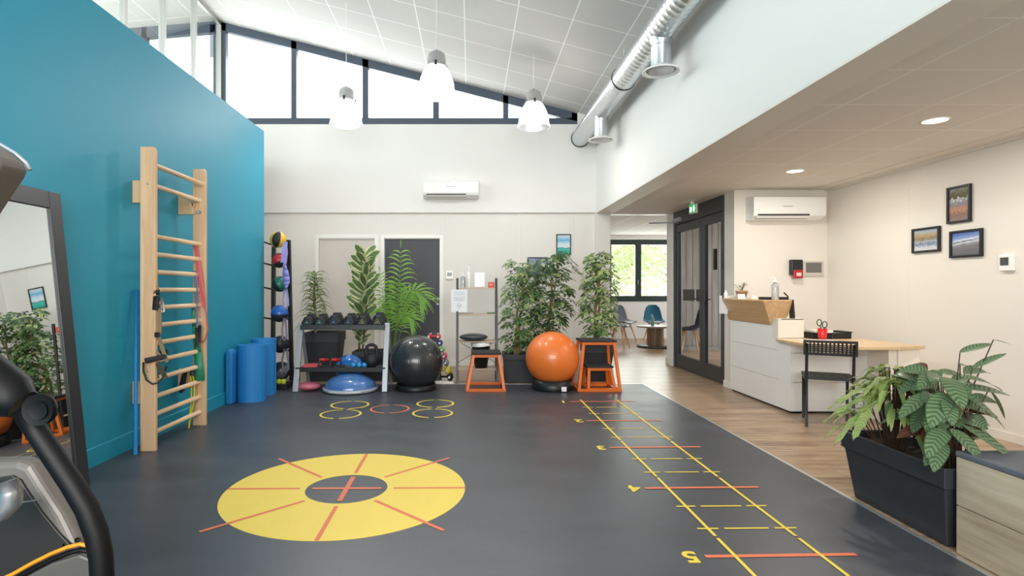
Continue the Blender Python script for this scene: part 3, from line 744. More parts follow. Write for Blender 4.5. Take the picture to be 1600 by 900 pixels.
def medball(px, py, r, main, label, rot=0, seed=0, Y=7.24, extra=None, stripes=6):
    c = at(px, py, Y); b = MB()
    Rm = Matrix.Rotation(R(rot), 3, 'Y') @ Matrix.Rotation(R(25 + seed * 40), 3, 'Z')
    def pan(u, v):
        s = (u * stripes) % 1; return 1 if int(u * stripes) % 2 == 0 else 0
    b.sphere(c, r, 36, 18, panel=pan, rot=Rm)
    o = b.build('medicine_ball', ['dark_rubber', mat('ball_' + str(seed), main, .4, coat=.2)], loc=c); tag(o, label, 'medicine ball', 'medicine balls on the rack')
    return o, c
o, c = medball(434.5, 374.5, .104, 'e8b428', 'yellow and black medicine ball on top of the ball rack', 12, 1)
bb = MB(); bb.sphere(c, .1048, 8, 10, panel=None, z0=-.6, z1=.75)
medball(436.5, 407, .096, 'c22430', 'red and black medicine ball, second from the top of the ball rack', 60, 2)
medball(437, 444, .099, '1d6b58', 'green and black medicine ball, third from the top of the ball rack', -30, 3)
medball(437, 490, .110, '1f5fb5', 'blue and black medicine ball in the middle of the ball rack', 90, 4, stripes=4)
medball(438, 538, .110, '26272a', 'plain black medicine ball, second from the bottom of the ball rack', 20, 5)
medball(439, 579, .118, '6b6a6e', 'dark grey medicine ball lowest on the ball rack', 50, 6)
b = MB(); b.ribbon([at(446, 378, 7.15), at(444, 392, 7.14), at(442, 410, 7.14)], .06, .004, (1, 0, .1)); b.ribbon([at(446, 378, 7.155), at(447.5, 395, 7.145), at(445, 412, 7.145)], .04, .004, (1, 0, -.3))
o = b.build('stretch_band', 'purple_cloth', loc=at(446, 378, 7.12)); tag(o, 'lilac stretch band hanging from the topmost medicine ball', 'stretch band')
b = MB(); A = [at(443.5, 414, 7.08), at(445, 425, 7.06), at(448, 446, 7.06)]
for k in range(8):
    z = [414, 420, 428, 437, 444, 450][min(k, 5)]
b.smooth = True
prof = [(444, 412, 3), (446, 422, 8), (447, 432, 11), (447.5, 440, 11), (447.5, 446, 7), (447, 451, 2)]
for (x0_, y0_, w0), (x1_, y1_, w1) in zip(prof, prof[1:]): b.quad(at(x0_ - w0 / 2, y0_, 7.135), at(x0_ + w0 / 2, y0_, 7.135), at(x1_ + w1 / 2, y1_, 7.135), at(x1_ - w1 / 2, y1_, 7.135))
o = b.build('stretch_band', mat('periwinkle', '8f8fd8', .6), loc=at(446, 414, 7.08)); m_ = o.modifiers.new('s', 'SOLIDIFY'); m_.thickness = .006; tag(o, 'periwinkle blue wide stretch band in front of the green medicine ball', 'stretch band')
def loopband(y0, y1, x, w, label, m):
    b = MB(); b.tube([at(x - w * .3, y0, 7.15), at(x - w, (y0 + y1) / 2, 7.14), at(x - w * .8, y1 - 4, 7.14), at(x, y1, 7.14), at(x + w, y1 - 5, 7.14), at(x + w * .8, (y0 + y1) / 2, 7.14), at(x + w * .4, y0, 7.15)], .012, 6)
    o = b.build('loop_band', m, loc=at(x, y0, 7.1)); tag(o, label, 'resistance band')
loopband(452, 482, 446.5, 4, 'thin lilac loop band above the blue medicine ball', 'purple_cloth')
loopband(497, 532, 444.5, 3.5, 'grey lilac loop band between the blue and black medicine balls', 'grey_band')
loopband(545, 582, 446, 5, 'grey loop band hanging lowest on the ball rack', 'grey_band')
for k, (px, py) in enumerate(((436, 605), (443, 604))):
    c = at(px, py, 7.06); c.z = .036 + .055; b = MB(); b.sphere(c, .034, 20, 12); o = b.build('tennis_ball', mat('tennis%d' % k, 'd3e03a', .9), loc=c); tag(o, ('left' if k == 0 else 'right') + ' one of two tennis balls in the tray under the ball rack', 'ball', 'tennis balls in the tray')
b = MB(); x0_, x1_ = at(429, 600, 7.06).x, at(452, 600, 7.06).x
b.box(x0_, x1_, 6.95, 7.2, MT, .05); b.box(x0_, x0_ + .01, 6.95, 7.2, .05, .075); b.box(x1_ - .01, x1_, 6.95, 7.2, .05, .075); b.box(x0_, x1_, 6.95, 6.96, .05, .07)
o = b.build('ball_tray', 'black_plastic', loc=((x0_ + x1_) / 2, 7.08, 0), bevel=.004); tag(o, 'shallow black tray on the floor under the ball rack', 'tray')

# ================================================================== dumbbell rack
t = thing('dumbbell_rack', 'two tier grey and black dumbbell rack with slanted legs', 'dumbbell rack', (-1.57, 7.1, 0))
yF, yT, yB = 6.80, 7.0, 7.36; zT = at(0, 505, yT).z
for k, x in enumerate((-2.10, -1.03)):
    b = MB(); dx = -.015 if k == 0 else 0
    b.bar((x, yF, MT), (x, yT + .03, zT), .065, .05, (0, 1, 0)); b.build('leg', 'grey_metal', t, bevel=.005)
    b = MB(); b.bar((x, yB, MT), (x, yT + .05, zT - .02), .035, .035, (0, 1, 0)); b.build('leg', 'grey_metal', t, bevel=.003)
b = MB(); zt_ = at(0, 508, 7.0).z - .005
b.hexa([(-2.09, 6.96, zt_ - .03), (-1.05, 6.96, zt_ - .03), (-1.05, 7.2, zt_ + .02), (-2.09, 7.2, zt_ + .02), (-2.09, 6.96, zt_), (-1.05, 6.96, zt_), (-1.05, 7.2, zt_ + .05), (-2.09, 7.2, zt_ + .05)])
b.box(-2.09, -1.05, 6.95, 6.965, zt_ - .05, zt_ + .012); b.build('shelf', 'black_gauge', t, bevel=.003)
b = MB(); zl_ = at(0, 574, 6.9).z - .01
b.box(-2.09, -1.05, 6.87, 7.2, zl_ - .03, zl_); b.box(-2.12, -1.03, 6.85, 6.87, zl_ - .04, zl_ + .015); b.build('shelf', 'black_plastic', t, bevel=.003)
def dumbbell(px, colour, label, w=.155):
    x = at(px, 500, 7.02).x; t = thing('hex_dumbbell', label, 'dumbbell', (x, 6.97, zt_ + .002), 0, 'hex dumbbells on the top shelf')
    h = w * .74
    pr = [(-w * .42, 0), (w * .42, 0), (w * .5, h * .28), (w * .24, h), (-w * .24, h), (-w * .5, h * .28)]
    ps_ = [(-w * .30, h * .1), (w * .30, h * .1), (w * .34, h * .28), (w * .06, h * .86), (-w * .06, h * .86), (-w * .34, h * .28)]
    for y0, y1, yc, dz_ in ((0, .075, -.02, 0), (.15, .225, .245, .03)):
        b = MB(); b.prism([(u_, v_ + dz_) for u_, v_ in pr], y0, y1, 'y'); i = b.pts([(u_, yc, v_ + dz_) for u_, v_ in ps_]); n = 6
        base = b.pts([(u_, y0 if yc < y0 else y1, v_ + dz_) for u_, v_ in pr])
        for k in range(6): b.face((base + k, base + (k + 1) % 6, i + (k + 1) % 6, i + k))
        b.face([i + k for k in range(6)]); b.build('weight_head', 'dark_rubber', t, world=False, bevel=.003)
    b = MB(); b.cyl((0, .07, h * .5), (0, .16, h * .5 + .03), .016, n=10); b.build('handle', 'alu', t, world=False)
    b = MB(); yy = -.0215
    tri = [(-.032, h * .22), (.032, h * .22), (0, h * .68)]
    for k in range(3): b.bar((tri[k][0], yy, tri[k][1]), (tri[(k + 1) % 3][0], yy, tri[(k + 1) % 3][1]), .002, .011, (0, 1, 0))
    b.build('triangle_badge', mat('badge_' + colour, colour, .5), t, world=False)
    b = MB(); b.sphere((0, yy, h * .36), .007, 8, 6); b.build('badge_dot', 'white_plastic', t, world=False)
dumbbell(482, '2e8f93', 'black hex dumbbell with teal triangle, first from the left of the top shelf', .145)
dumbbell(501, '38a89a', 'black hex dumbbell with green teal triangle, second from the left of the top shelf', .145)
dumbbell(523, '2b6cc0', 'black hex dumbbell with blue triangle, third from the left of the top shelf', .165)
dumbbell(546, '2f7cc8', 'black hex dumbbell with blue triangle, fourth from the left of the top shelf', .155)
dumbbell(567, 'c8c83c', 'black hex dumbbell with yellow triangle, fifth from the left of the top shelf', .16)
dumbbell(591, 'd0cc4a', 'black hex dumbbell with yellow triangle at the right end of the top shelf', .17)
# kettlebell
kx = at(580, 566, 6.98); kz = zl_
b = MB(); r = .098; cc = V((kx.x, 7.0, kz + r * .86 + .001)); b.sphere(cc, r, 28, 18, z0=-.87, z1=.97, sz=.98)
b.tube([cc + V((-.06, 0, .06)), cc + V((-.068, 0, .11)), cc + V((-.052, 0, .17)), cc + V((-.02, 0, .19)), cc + V((.02, 0, .19)), cc + V((.052, 0, .17)), cc + V((.068, 0, .11)), cc + V((.06, 0, .06))], [.026, .024, .021, .02, .02, .021, .024, .026], 12)
o = b.build('kettlebell', 'dark_rubber', loc=(kx.x, 7.0, kz)); tag(o, 'black kettlebell on the lower shelf of the dumbbell rack', 'kettlebell')
# push-up bars
for k, (px, py) in enumerate(((507, 566), (525, 567))):
    c = at(px, py, 6.92); t = thing('push_up_bar', ('left' if k == 0 else 'right') + ' one of two black push-up bars with red grips', 'push-up bar', (c.x, c.y, zl_), 0, 'push-up bars on the lower shelf')
    b = MB(); w = .075
    b.tube([(c.x - w, 6.90, zl_ + .012), (c.x - w * .8, 6.92, zl_ + .1), (c.x + w * .8, 6.92, zl_ + .1), (c.x + w, 6.90, zl_ + .012)], .011, 8)
    b.bar((c.x - w, 6.88, zl_ + .01), (c.x - w, 7.02, zl_ + .01), .03, .018); b.bar((c.x + w, 6.88, zl_ + .01), (c.x + w, 7.02, zl_ + .01), .03, .018); b.build('frame', 'black_plastic', t, bevel=.002)
    b = MB(); b.cyl((c.x - w * .75, 6.92, zl_ + .1), (c.x + w * .75, 6.92, zl_ + .1), .019, n=12); b.build('grip', 'red', t)
b = MB(); c = at(486, 574, 6.92); b.box(c.x - .095, c.x + .095, 6.9, 7.06, zl_ + .001, zl_ + .042); o = b.build('foam_pad', mat('pad_red', 'd0525a', .7), loc=(c.x, 6.98, zl_), bevel=.008); tag(o, 'flat coral red foam pad at the left of the lower rack shelf', 'foam pad')
for k, (px, lab) in enumerate(((552, 'left'), (561, 'middle'), (569.5, 'right'))):
    c = at(px, 567, 6.93); c.z = zl_ + .034; c.x += 0; b = MB(); b.sphere(c, .032, 20, 12)
    if k == 1: c = c.copy()
    o = b.build('massage_ball', mat('ball_blue%d' % k, '2f9be0', .25, coat=.5), loc=c); tag(o, lab + ' one of three small glossy blue balls on the lower rack shelf', 'ball', 'small blue balls on the lower shelf')
# balance domes
t = thing('balance_dome', 'blue half ball balance trainer with grey rim under the dumbbell rack', 'balance trainer', (-1.46, 6.86, 0))
c = V((-1.46, 6.9, MT))
b = MB(); b.lathe([(.0, .0), (.29, .0), (.325, .012), (.335, .03), (.332, .045), (.31, .05)], c, 48); b.build('rim', mat('rim_grey', 'a5acb8', .45), t)
b = MB(); prof = []
for k in range(15):
    a = k / 14 * pi / 2; prof.append((.308 * math.cos(a), .048 + .165 * math.sin(a)))
b.lathe(prof, c, 48); b.build('dome', mat('dome_blue', '4a76b5', .22, coat=.6), t)
for k in (0,):
    b = MB(); b.tube([c + V((.33 * math.cos(a / 10), .33 * math.sin(a / 10), .03)) + V((0, 0, 0)) for a in range(-22, -9)], .007, 6); b.build('rim_stripe', 'trim_white', t)
b = MB(); c = V((at(546, 571, 7.42).x, 7.42, .197)); b.sphere(c, .19, 36, 20); o = b.build('gym_ball', mat('ball_azure', '2272c8', .2, coat=.6), loc=(c.x, c.y, 0)); tag(o, 'azure blue ball resting behind the dumbbell rack', 'ball')
c = at(483, 605, 6.92); b = MB(); b.sphere(c * 1, .14, 32, 16, sx=1, sy=.9, sz=.38); o = b.build('balance_cushion', mat('pink_rubber', 'c76a7e', .45, coat=.2), loc=(c.x, c.y, 0)); tag(o, 'pink inflatable balance cushion on the floor by the left rack leg', 'balance cushion')
for v in o.data.vertices: v.co.z += (MT + .054 - c.z)

# ================================================================== big balls
def bigball(px, py, r, Y, m, name, label, ringlab, tagged=False):
    c = V((at(px, py, Y).x, Y, at(px, py, Y).z)); zr = c.z - r
    b = MB(); b.sphere(c, r, 64, 40); o = b.build(name, m, loc=(c.x, Y, 0)); tag(o, label, 'exercise ball')
    t = thing('ball_stand', ringlab, 'ball stand', (c.x, Y, 0), 0)
    q = .21; hz = c.z - math.sqrt(r * r - q * q)
    b = MB(); b.lathe([(q + .035, MT), (q + .045, MT + .02), (q + .03, max(.05, hz - .0)), (q + .004, max(.05, hz)), (q - .02, max(.03, hz - .03)), (q - .03, MT)], (c.x, Y, 0), 40)
    b.build('ring', 'black_plastic', t)
    if tagged:
        p = at(881, 608, Y - .23); b = MB(); b.box(p.x - .03, p.x + .03, p.y - .012, p.y - .008, p.z - .028, p.z + .028); b.build('care_label', 'white_paper', t)
def ballmat(name, c, rough, coat, axis=0):
    m = mat(name, c, rough, coat=coat); t = NT(m); b = t.n['Principled BSDF']
    v = t.coord('Object'); s = t.sep(v)
    w = t.math('SINE', t.math('MULTIPLY', s[axis], 260)); t.link(t.bump(w, .12, .002), b.inputs['Normal']); return m
ballmat('ball_black', '2d2e31', .25, .3); ballmat('ball_orange', 'ee7b32', .33, .3, 2)
bigball(650, 565.5, .336, 7.0, 'ball_black', 'exercise_ball', 'big glossy black exercise ball in front of the dark door', 'black ring stand under the black exercise ball')
bigball(863, 559.5, .328, 7.0, 'ball_orange', 'exercise_ball', 'big orange exercise ball in front of the tall plants', 'black ring stand with white tag under the orange ball', True)

# ================================================================== step stools
def plyo(name, label, x0, x1, y0, y1, xt0, xt1, yt0, yt1, zt, base=MT):
    t = thing(name, label, 'step stool', ((x0 + x1) / 2, (y0 + y1) / 2, 0)); w = .035; h = w / 2
    B = [(x0, y0), (x1, y0), (x1, y1), (x0, y1)]; T = [(xt0, yt0), (xt1, yt0), (xt1, yt1), (xt0, yt1)]
    for (bx, by), (tx, ty) in zip(B, T):
        b = MB(); b.bar((bx, by, base), (tx, ty, zt - .02), w, w, (0, 1, 0)); b.build('leg', 'orange_steel', t, bevel=.003)
    b = MB()
    for k in range(4):
        p, q = B[k], B[(k + 1) % 4]; b.bar((p[0], p[1], base + h), (q[0], q[1], base + h), w)
    b.build('base_rail', 'orange_steel', t, bevel=.003)
    b = MB()
    for k in range(4):
        p, q = T[k], T[(k + 1) % 4]; b.bar((p[0], p[1], zt - .035), (q[0], q[1], zt - .035), w)
    b.build('top_rail', 'orange_steel', t, bevel=.003)
    b = MB(); b.box(xt0 - .03, xt1 + .03, yt0 - .03, yt1 + .03, zt - .017, zt + .004); b.build('platform', 'grip_black', t, bevel=.003)
plyo('plyometric_stool', 'orange steel step stool with black top in front of the shelf unit', -.04, .41, 6.82, 7.33, .04, .345, 6.89, 7.24, .465)
plyo('plyometric_stool', 'tall orange step stool with black top at the right of the orange ball', 1.305, 1.805, 6.82, 7.30, 1.385, 1.755, 6.92, 7.26, .615)
plyo('plyometric_stool', 'low orange step stool standing inside the tall one', 1.43, 1.755, 6.87, 7.22, 1.45, 1.715, 6.93, 7.17, .30)

# ================================================================== dumbbell tree
t = thing('dumbbell_tree', 'slim white and black stand holding small coloured dumbbells', 'dumbbell stand', (at(679, 600, 7.55).x, 7.55, 0))
tx = t.location.x; YD = 7.55
b = MB(); b.hexa([(tx - .1, YD, 0), (tx + .1, YD, 0), (tx + .1, YD + .06, 0), (tx - .1, YD + .06, 0), (tx - .03, YD, .66), (tx + .03, YD, .66), (tx + .03, YD + .06, .66), (tx - .03, YD + .06, .66)]); b.build('post', 'black_metal', t, bevel=.004)
b = MB(); b.box(tx - .22, tx + .26, YD - .12, YD + .18, .0, .03); b.build('base', 'trim_white', t, bevel=.005)
b = MB()
for s in (-1, 1): b.bar((tx + s * .215, YD - .02, .03), (tx + s * .045, YD - .02, .66), .014, .05, (0, 1, 0))
b.build('cradle', 'trim_white', t, bevel=.002)
for nm, c_, px, py, r in (('red', 'cf3540', 686, 525.5, .032), ('navy', '24408c', 688.5, 535.5, .034), ('lime green', '78b84e', 691.5, 545.5, .036), ('pink', 'd04574', 695, 556, .04), ('grey', '7d828c', 697.5, 566, .043), ('yellow', 'd8c41e', 700, 578.5, .048), ('black', '1a1a1c', 703.5, 592, .05)):
    p = at(px, py, YD - .04); dx = p.x - tx; zz = p.z if nm != 'black' else max(p.z, .085)
    d = thing('small_dumbbell', 'small %s dumbbell on the slim dumbbell stand' % nm, 'dumbbell', (tx, YD - .05, zz), 0, 'small dumbbells on the stand')
    mm = mat('db_' + nm, c_, .35, coat=.3)
    for s in (-1, 1):
        b = MB(); b.sphere((tx + s * dx, YD - .05, zz), r * 1.22 if nm != 'black' else .062, 20, 12, sx=.7); b.build('weight_head', mm, d)
        b = MB(); b.cyl((tx + s * dx - .012, YD - .05 - (r * 1.22 if nm != 'black' else .062) * .96, zz), (tx + s * dx - .012, YD - .05 - (r * 1.22 if nm != 'black' else .062) * 1.02, zz), .015, n=10); b.build('number_badge', 'trim_white', d)
    b = MB(); b.cyl((tx - dx, YD - .05, zz), (tx + dx, YD - .05, zz), .013, n=10); b.build('handle', mm if nm != 'black' else 'black_metal', d)

# ================================================================== shelf unit
t = thing('ladder_shelf', 'open black metal shelf unit with four thin wooden shelves', 'shelf unit', (.09, 7.55, 0))
xa, xb = -.175, .350; zt_s = 1.39; yb_ = 7.78
def yf(z): return 7.42 + .22 * z / 1.39
for x in (xa, xb):
    b = MB(); b.bar((x, 7.42, 0), (x, 7.64, zt_s), .03, .03, (0, 1, 0)); b.build('post', 'black_metal', t, bevel=.002)
    b = MB(); b.bar((x, yb_, 0), (x, yb_, zt_s), .025, .025, (0, 1, 0)); b.build('post', 'black_metal', t, bevel=.002)
szs = [at(0, 449.5, 7.62).z, at(0, 490.5, 7.6).z, at(0, 533.5, 7.5).z, at(0, 576.5, 7.46).z]
for z in szs:
    b = MB(); b.box(xa + .012, xb - .012, yf(z), yb_ + .01, z - .018, z); b.build('shelf_board', 'shelf_wood', t, bevel=.002)
    b = MB(); b.bar((xa, yf(z), z - .01), (xa, yb_, z - .01), .018); b.bar((xb, yf(z), z - .01), (xb, yb_, z - .01), .018); b.build('shelf_rail', 'black_metal', t)
b = MB(); b.cyl((xa, yb_ + .01, szs[2] - .02), (xb, yb_ + .01, szs[3] + .04), .004, n=6); b.cyl((xb, yb_ + .01, szs[2] - .02), (xa, yb_ + .01, szs[3] + .04), .004, n=6); b.build('cross_brace', 'black_metal', t)
z = szs[0]; YS = 7.68
def bottle(name, label, px, w, h, m, capm='white_plastic', Y=YS, zz=None, pump=False, x=None, liquid=None, cat='bottle'):
    zz = z if zz is None else zz; x = at(px, 450, Y).x if x is None else x; t = thing(name, label, cat, (x, Y, zz))
    b = MB(); b.lathe([(0, .001), (w * .92, .001), (w, .006), (w, h * .62), (w * .85, h * .7), (w * .38, h * .76), (w * .36, h * .8)], (x, Y, zz), 24); b.build('body', m, t)
    b = MB()
    if pump:
        b.lathe([(w * .4, h * .79), (w * .42, h * .87), (w * .12, h * .88), (w * .12, h * .96), (0, h * .96)], (x, Y, zz), 16); b.tube([(x, Y, zz + h * .95), (x, Y, zz + h), (x - w * .9, Y, zz + h * .99), (x - w * 1.0, Y, zz + h * .96)], w * .14, 6)
    else: b.lathe([(w * .42, h * .78), (w * .42, h * .97), (w * .34, h), (0, h)], (x, Y, zz), 16)
    b.build('pump' if pump else 'cap', capm, t)
    if liquid:
        b = MB(); b.lathe([(0, .004), (w * .9, .004), (w * .9, h * .5), (0, h * .5)], (x, Y, zz), 20); b.build('liquid', liquid, t)
bottle('pump_bottle', 'short clear bottle with a pale label, leftmost on the top shelf', 723.5, .035, .2, 'clear_plastic', pump=True)
bottle('spray_bottle', 'tall slim white bottle on the top shelf beside the clear bottle', 732.5, .027, .285, 'white_plastic')
b = MB(); x = at(749.5, 450, YS).x; b.box(x - .075, x + .075, YS - .05, YS + .05, z, z + .205); o = b.build('white_box', 'white_plastic', loc=(x, YS, z), bevel=.015, bseg=3); tag(o, 'plain white container standing on the top shelf', 'box')
t = thing('orange_box', 'small orange red box at the right end of the top shelf', 'box', (at(767.5, 450, YS).x, YS - .02, z)); x = t.location.x
b = MB(); b.box(x - .042, x + .042, YS - .05, YS + .03, z, z + .075); b.build('carton', mat('orange_red', 'dc4a2c', .5), t, bevel=.002)
b = MB(); b.box(x - .026, x + .012, YS - .053, YS - .05, z + .028, z + .054); b.build('printed_mark', mat('pale_red', 'f6a08c', .5), t)
zz = szs[1]; b = MB(); x0_, x1_ = at(716, 0, YS).x, at(740, 0, YS).x; b.box(x0_, x1_, 7.6, 7.72, zz, zz + .014); o = b.build('folded_paper', mat('paper_grey', 'a7a2a0', .8), loc=(x0_ + .1, 7.66, zz), bevel=.003); tag(o, 'flat stack of grey papers on the second shelf, left side', 'papers')
b = MB(); x0_, x1_ = at(761, 0, YS).x, at(775, 0, YS).x; b.box(x0_, x1_ - .02, 7.6, 7.72, zz, zz + .018); o = b.build('green_pouch', mat('moss', '5d7f5a', .7), loc=(x0_ + .05, 7.66, zz), bevel=.006); tag(o, 'flat green pouch on the second shelf, right side', 'pouch')
zz = szs[2]; c = V((at(740, 0, 7.55).x, 7.58, zz + .052)); b = MB(); b.sphere(c, .19, 40, 16, sy=.75, sz=.27); o = b.build('balance_cushion', mat('cushion_black', '33363b', .35, coat=.2), loc=(c.x, c.y, zz)); tag(o, 'dark grey inflated balance cushion lying on the third shelf', 'balance cushion')
zz = szs[3]; bx = at(751.5, 0, 7.62).x; t = thing('waste_bin', 'black waste bin with a white liner on the lowest shelf', 'bin', (bx, 7.62, zz))
b = MB(); b.lathe([(0, .001), (.083, .001), (.125, .30), (.133, .30), (.133, .32), (.12, .32), (.08, .01)], (bx, 7.6, zz), 28); b.build('bucket', 'black_plastic', t)
b = MB(); rnd = random.Random(3); b.smooth = True
pr = [(.135, .285), (.137, .325), (.12, .335), (.10, .30)]; b.lathe(pr, (bx, 7.6, zz), 20)
for k in range(len(b.v)): v_ = V(b.v[k]); b.v[k] = tuple(v_ + V((rnd.uniform(-.004, .004), rnd.uniform(-.004, .004), rnd.uniform(-.008, .012))))
b.build('bin_liner', 'white_plastic', t)
# paper notice taped to the shelf
t = thing('paper_notice', 'white paper notice with faint text lines and a round mark taped to the shelf unit', 'notice', at(717, 470, 7.56))
n0 = at(704.8, 452.5, 7.555); n1 = at(730, 488, 7.555)
b = MB(); b.box(n0.x, n1.x, 7.555, 7.557, n1.z, n0.z); b.build('sheet', 'white_paper', t)
b = MB(); W = n1.x - n0.x; yy = 7.5535
for k, (f, ln) in enumerate(((.10, .7), (.16, .62), (.22, .68), (.34, .7), (.39, .7), (.44, .5), (.48, .66))):
    zc_ = n0.z - (n0.z - n1.z) * f; b.box(n0.x + W * (.5 - ln / 2), n0.x + W * (.5 + ln / 2), yy, yy + .001, zc_ - .0018, zc_ + .0018)
cx_, cz_ = n0.x + W * .5, n0.z - (n0.z - n1.z) * .71
b.tube([(cx_ + .028 * math.cos(a * pi / 12), yy, cz_ + .028 * math.sin(a * pi / 12)) for a in range(25)], .0018, 5)
b.tube([(cx_ - .014, yy, cz_ + .016), (cx_, yy, cz_ - .016), (cx_ + .014, yy, cz_ + .016)], .002, 5)
b.build('printed_text', mat('ink_blue', 'a3b3c6', .8), t)
# thermostat on back wall, pictures on back wall
def framed(name, label, x0, x1, z0, z1, y, art, cat='picture', depth=.022):
    t = thing(name, label, cat, ((x0 + x1) / 2, y, z0)); w = .016; b = MB()
    b.box(x0, x0 + w, y - depth, y, z0, z1); b.box(x1 - w, x1, y - depth, y, z0, z1); b.box(x0 + w, x1 - w, y - depth, y, z0, z0 + w); b.box(x0 + w, x1 - w, y - depth, y, z1 - w, z1)
    b.build('frame', 'black_plastic', t, bevel=.002)
    b = MB(); b.quad((x0 + w, y - .01, z0 + w), (x1 - w, y - .01, z0 + w), (x1 - w, y - .01, z1 - w), (x0 + w, y - .01, z1 - w), [(0, 0), (1, 0), (1, 1), (0, 1)])
    b.build('print', art, t)
def artmat(name, stops, kind=0):
    m = bpy.data.materials.new(name); m.use_nodes = True; t = NT(m); b = t.n['Principled BSDF']
    uv = t.coord('UV'); u, v, _ = t.sep(uv)
    if kind == 0: n = t.noise(3.2, 3, t.coord('UV', (1, 1.6, 1))); f = t.math('ADD', v, t.math('MULTIPLY', t.math('SUBTRACT', n, .5), .12))
    elif kind == 1: n = t.noise(9, 4, uv); f = t.math('ADD', v, t.math('MULTIPLY', t.math('SUBTRACT', n, .5), .45))
    else: n = t.noise(5, 4, t.coord('UV', (.8, 3, 1))); f = t.math('ADD', t.math('SUBTRACT', v, t.math('MULTIPLY', u, .12)), t.math('MULTIPLY', t.math('SUBTRACT', n, .5), .2))
    t.link(t.ramp(f, [(p, rgb(c)) for p, c in stops]), b.inputs['Base Color']); b.inputs['Roughness'].default_value = .15
    MATS[name] = m; return m
p0, p1 = at(869, 398.5, BW), at(892, 366, BW)
framed('framed_picture', 'framed seaside picture with turquoise water high on the back wall', p0.x, p1.x, p0.z, p1.z, BW, artmat('art_sea', [(0, '2aa79c'), (.28, '4cc0b4'), (.31, '1c5a5c'), (.35, 'd8e8ee'), (.55, 'cfe3ee'), (.72, '6db6dc'), (.9, 'b8d8ea'), (1, 'e2dde0')]))
p0, p1 = at(824, 432, BW), at(855.5, 402, BW)
framed('framed_picture', 'framed grey blue picture partly hidden behind the tall dark green plant', p0.x, p1.x, p0.z, p1.z, BW, artmat('art_grey', [(0, '4a5662'), (.5, '8b98a6'), (1, '5d76a0')], 1))
p0, p1 = at(697, 437, BW), at(707.5, 424, BW)
t = thing('thermostat', 'small white thermostat with grey display beside the dark door', 'thermostat', (p0.x, BW, p0.z))
b = MB(); b.box(p0.x, p1.x, BW - .022, BW, p0.z, p1.z); b.build('casing', 'white_plastic', t, bevel=.003)
b = MB(); b.box(p0.x + .015, p1.x - .015, BW - .024, BW - .02, p0.z + .055, p1.z - .018); b.build('display', mat('lcd', '7c8580', .3), t); b = MB(); b.box(p0.x + .005, p1.x - .005, BW - .025, BW - .02, p0.z + .006, p0.z + .016); b.build('grille', 'screen', t)
# ================================================================== plants
def planter(t, x0, x1, y0, y1, z, m, taper=.03, rim=.07, soil_z=.04, name='planter'):
    b = MB(); tp = taper
    b.hexa([(x0 + tp, y0 + tp, .002), (x1 - tp, y0 + tp, .002), (x1 - tp, y1 - tp, .002), (x0 + tp, y1 - tp, .002), (x0 + .012, y0 + .012, z - rim), (x1 - .012, y0 + .012, z - rim), (x1 - .012, y1 - .012, z - rim), (x0 + .012, y1 - .012, z - rim)])
    w = .018
    for a in ((x0, x1, y0, y0 + w), (x0, x1, y1 - w, y1), (x0, x0 + w, y0 + w, y1 - w), (x1 - w, x1, y0 + w, y1 - w)): b.box(*a, z - rim, z)
    b.build(name, m, t, bevel=.004)
    b = MB(); b.box(x0 + w, x1 - w, y0 + w, y1 - w, z - rim - .01, z - soil_z); b.build('soil', 'soil', t)
def umbel(f, p, d, rnd, L=.11, W=.042, n=8, droop=.35):
    d = V(d).normalized(); a0 = rnd.uniform(0, 2 * pi)
    o = d.orthogonal().normalized(); q = d.cross(o)
    for k in range(n):
        a = a0 + 2 * pi * k / n + rnd.uniform(-.15, .15)
        r = (o * math.cos(a) + q * math.sin(a)) * rnd.uniform(.8, 1) + d * rnd.uniform(.05, .35)
        f.cur = rnd.choices([0, 1, 2], f.wts)[0]
        f.leaf(p + r.normalized() * L * .22, r, L * rnd.uniform(.75, 1.15), W * rnd.uniform(.85, 1.15), droop, 4, up=d, tip=1.35)
    f.cur = 0
def schefflera(t, base, segs, clusters, seed, wts, L=.11, stems=2, W=.042):
    "segs: list of (z, rx, cx) envelope; clusters count"
    rnd = random.Random(seed); x, y, z = base
    top = segs[-1][0]
    lines = []
    for s in range(stems):
        ox = rnd.uniform(-.05, .05); ph = rnd.uniform(0, 6)
        pts = [V((x + ox + .03 * math.sin(ph + k * .9) + (segs[-1][2] - x) * (k / 8) * .8, y + rnd.uniform(-.01, .01) + .03 * math.cos(ph + k), z + (top - z) * k / 8 * (.92 - .15 * s))) for k in range(9)]
        b = MB(); b.tube(pts, [.022 - .0018 * k for k in range(9)], 8); b.build('trunk', 'bark', t); lines.append(pts)
    f = MB(); f.wts = wts; st = MB()
    for k in range(clusters):
        zz = segs[0][0] + (top - segs[0][0]) * ((k + rnd.random()) / clusters)
        for (z0, r0, c0), (z1, r1, c1) in zip(segs, segs[1:]):
            if z0 <= zz <= z1: u = (zz - z0) / (z1 - z0 + 1e-6); rr = r0 + (r1 - r0) * u; cc = c0 + (c1 - c0) * u
        a = rnd.uniform(0, 2 * pi); q = math.sqrt(rnd.uniform(.12, 1))
        p = V((cc + rr * q * math.cos(a), y + min(rr, .34) * q * math.sin(a) * .8, zz))
        ln = lines[k % stems]; an = min(ln, key=lambda w: abs(w.z - (zz - .12)))
        st.tube([an, an.lerp(p, .6) + V((0, 0, .03)), p], [.004, .003, .002], 4, caps=False)
        d = V((math.cos(a) * q * .7, math.sin(a) * q * .5 - .25, .8))
        umbel(f, p, d, rnd, L, W, rnd.choice((7, 8, 9)))
    st.build('petioles', 'stem_green', t); f.build('foliage', ['leaf_schefflera', 'leaf_schefflera_light', 'leaf_schefflera_dark'], t)
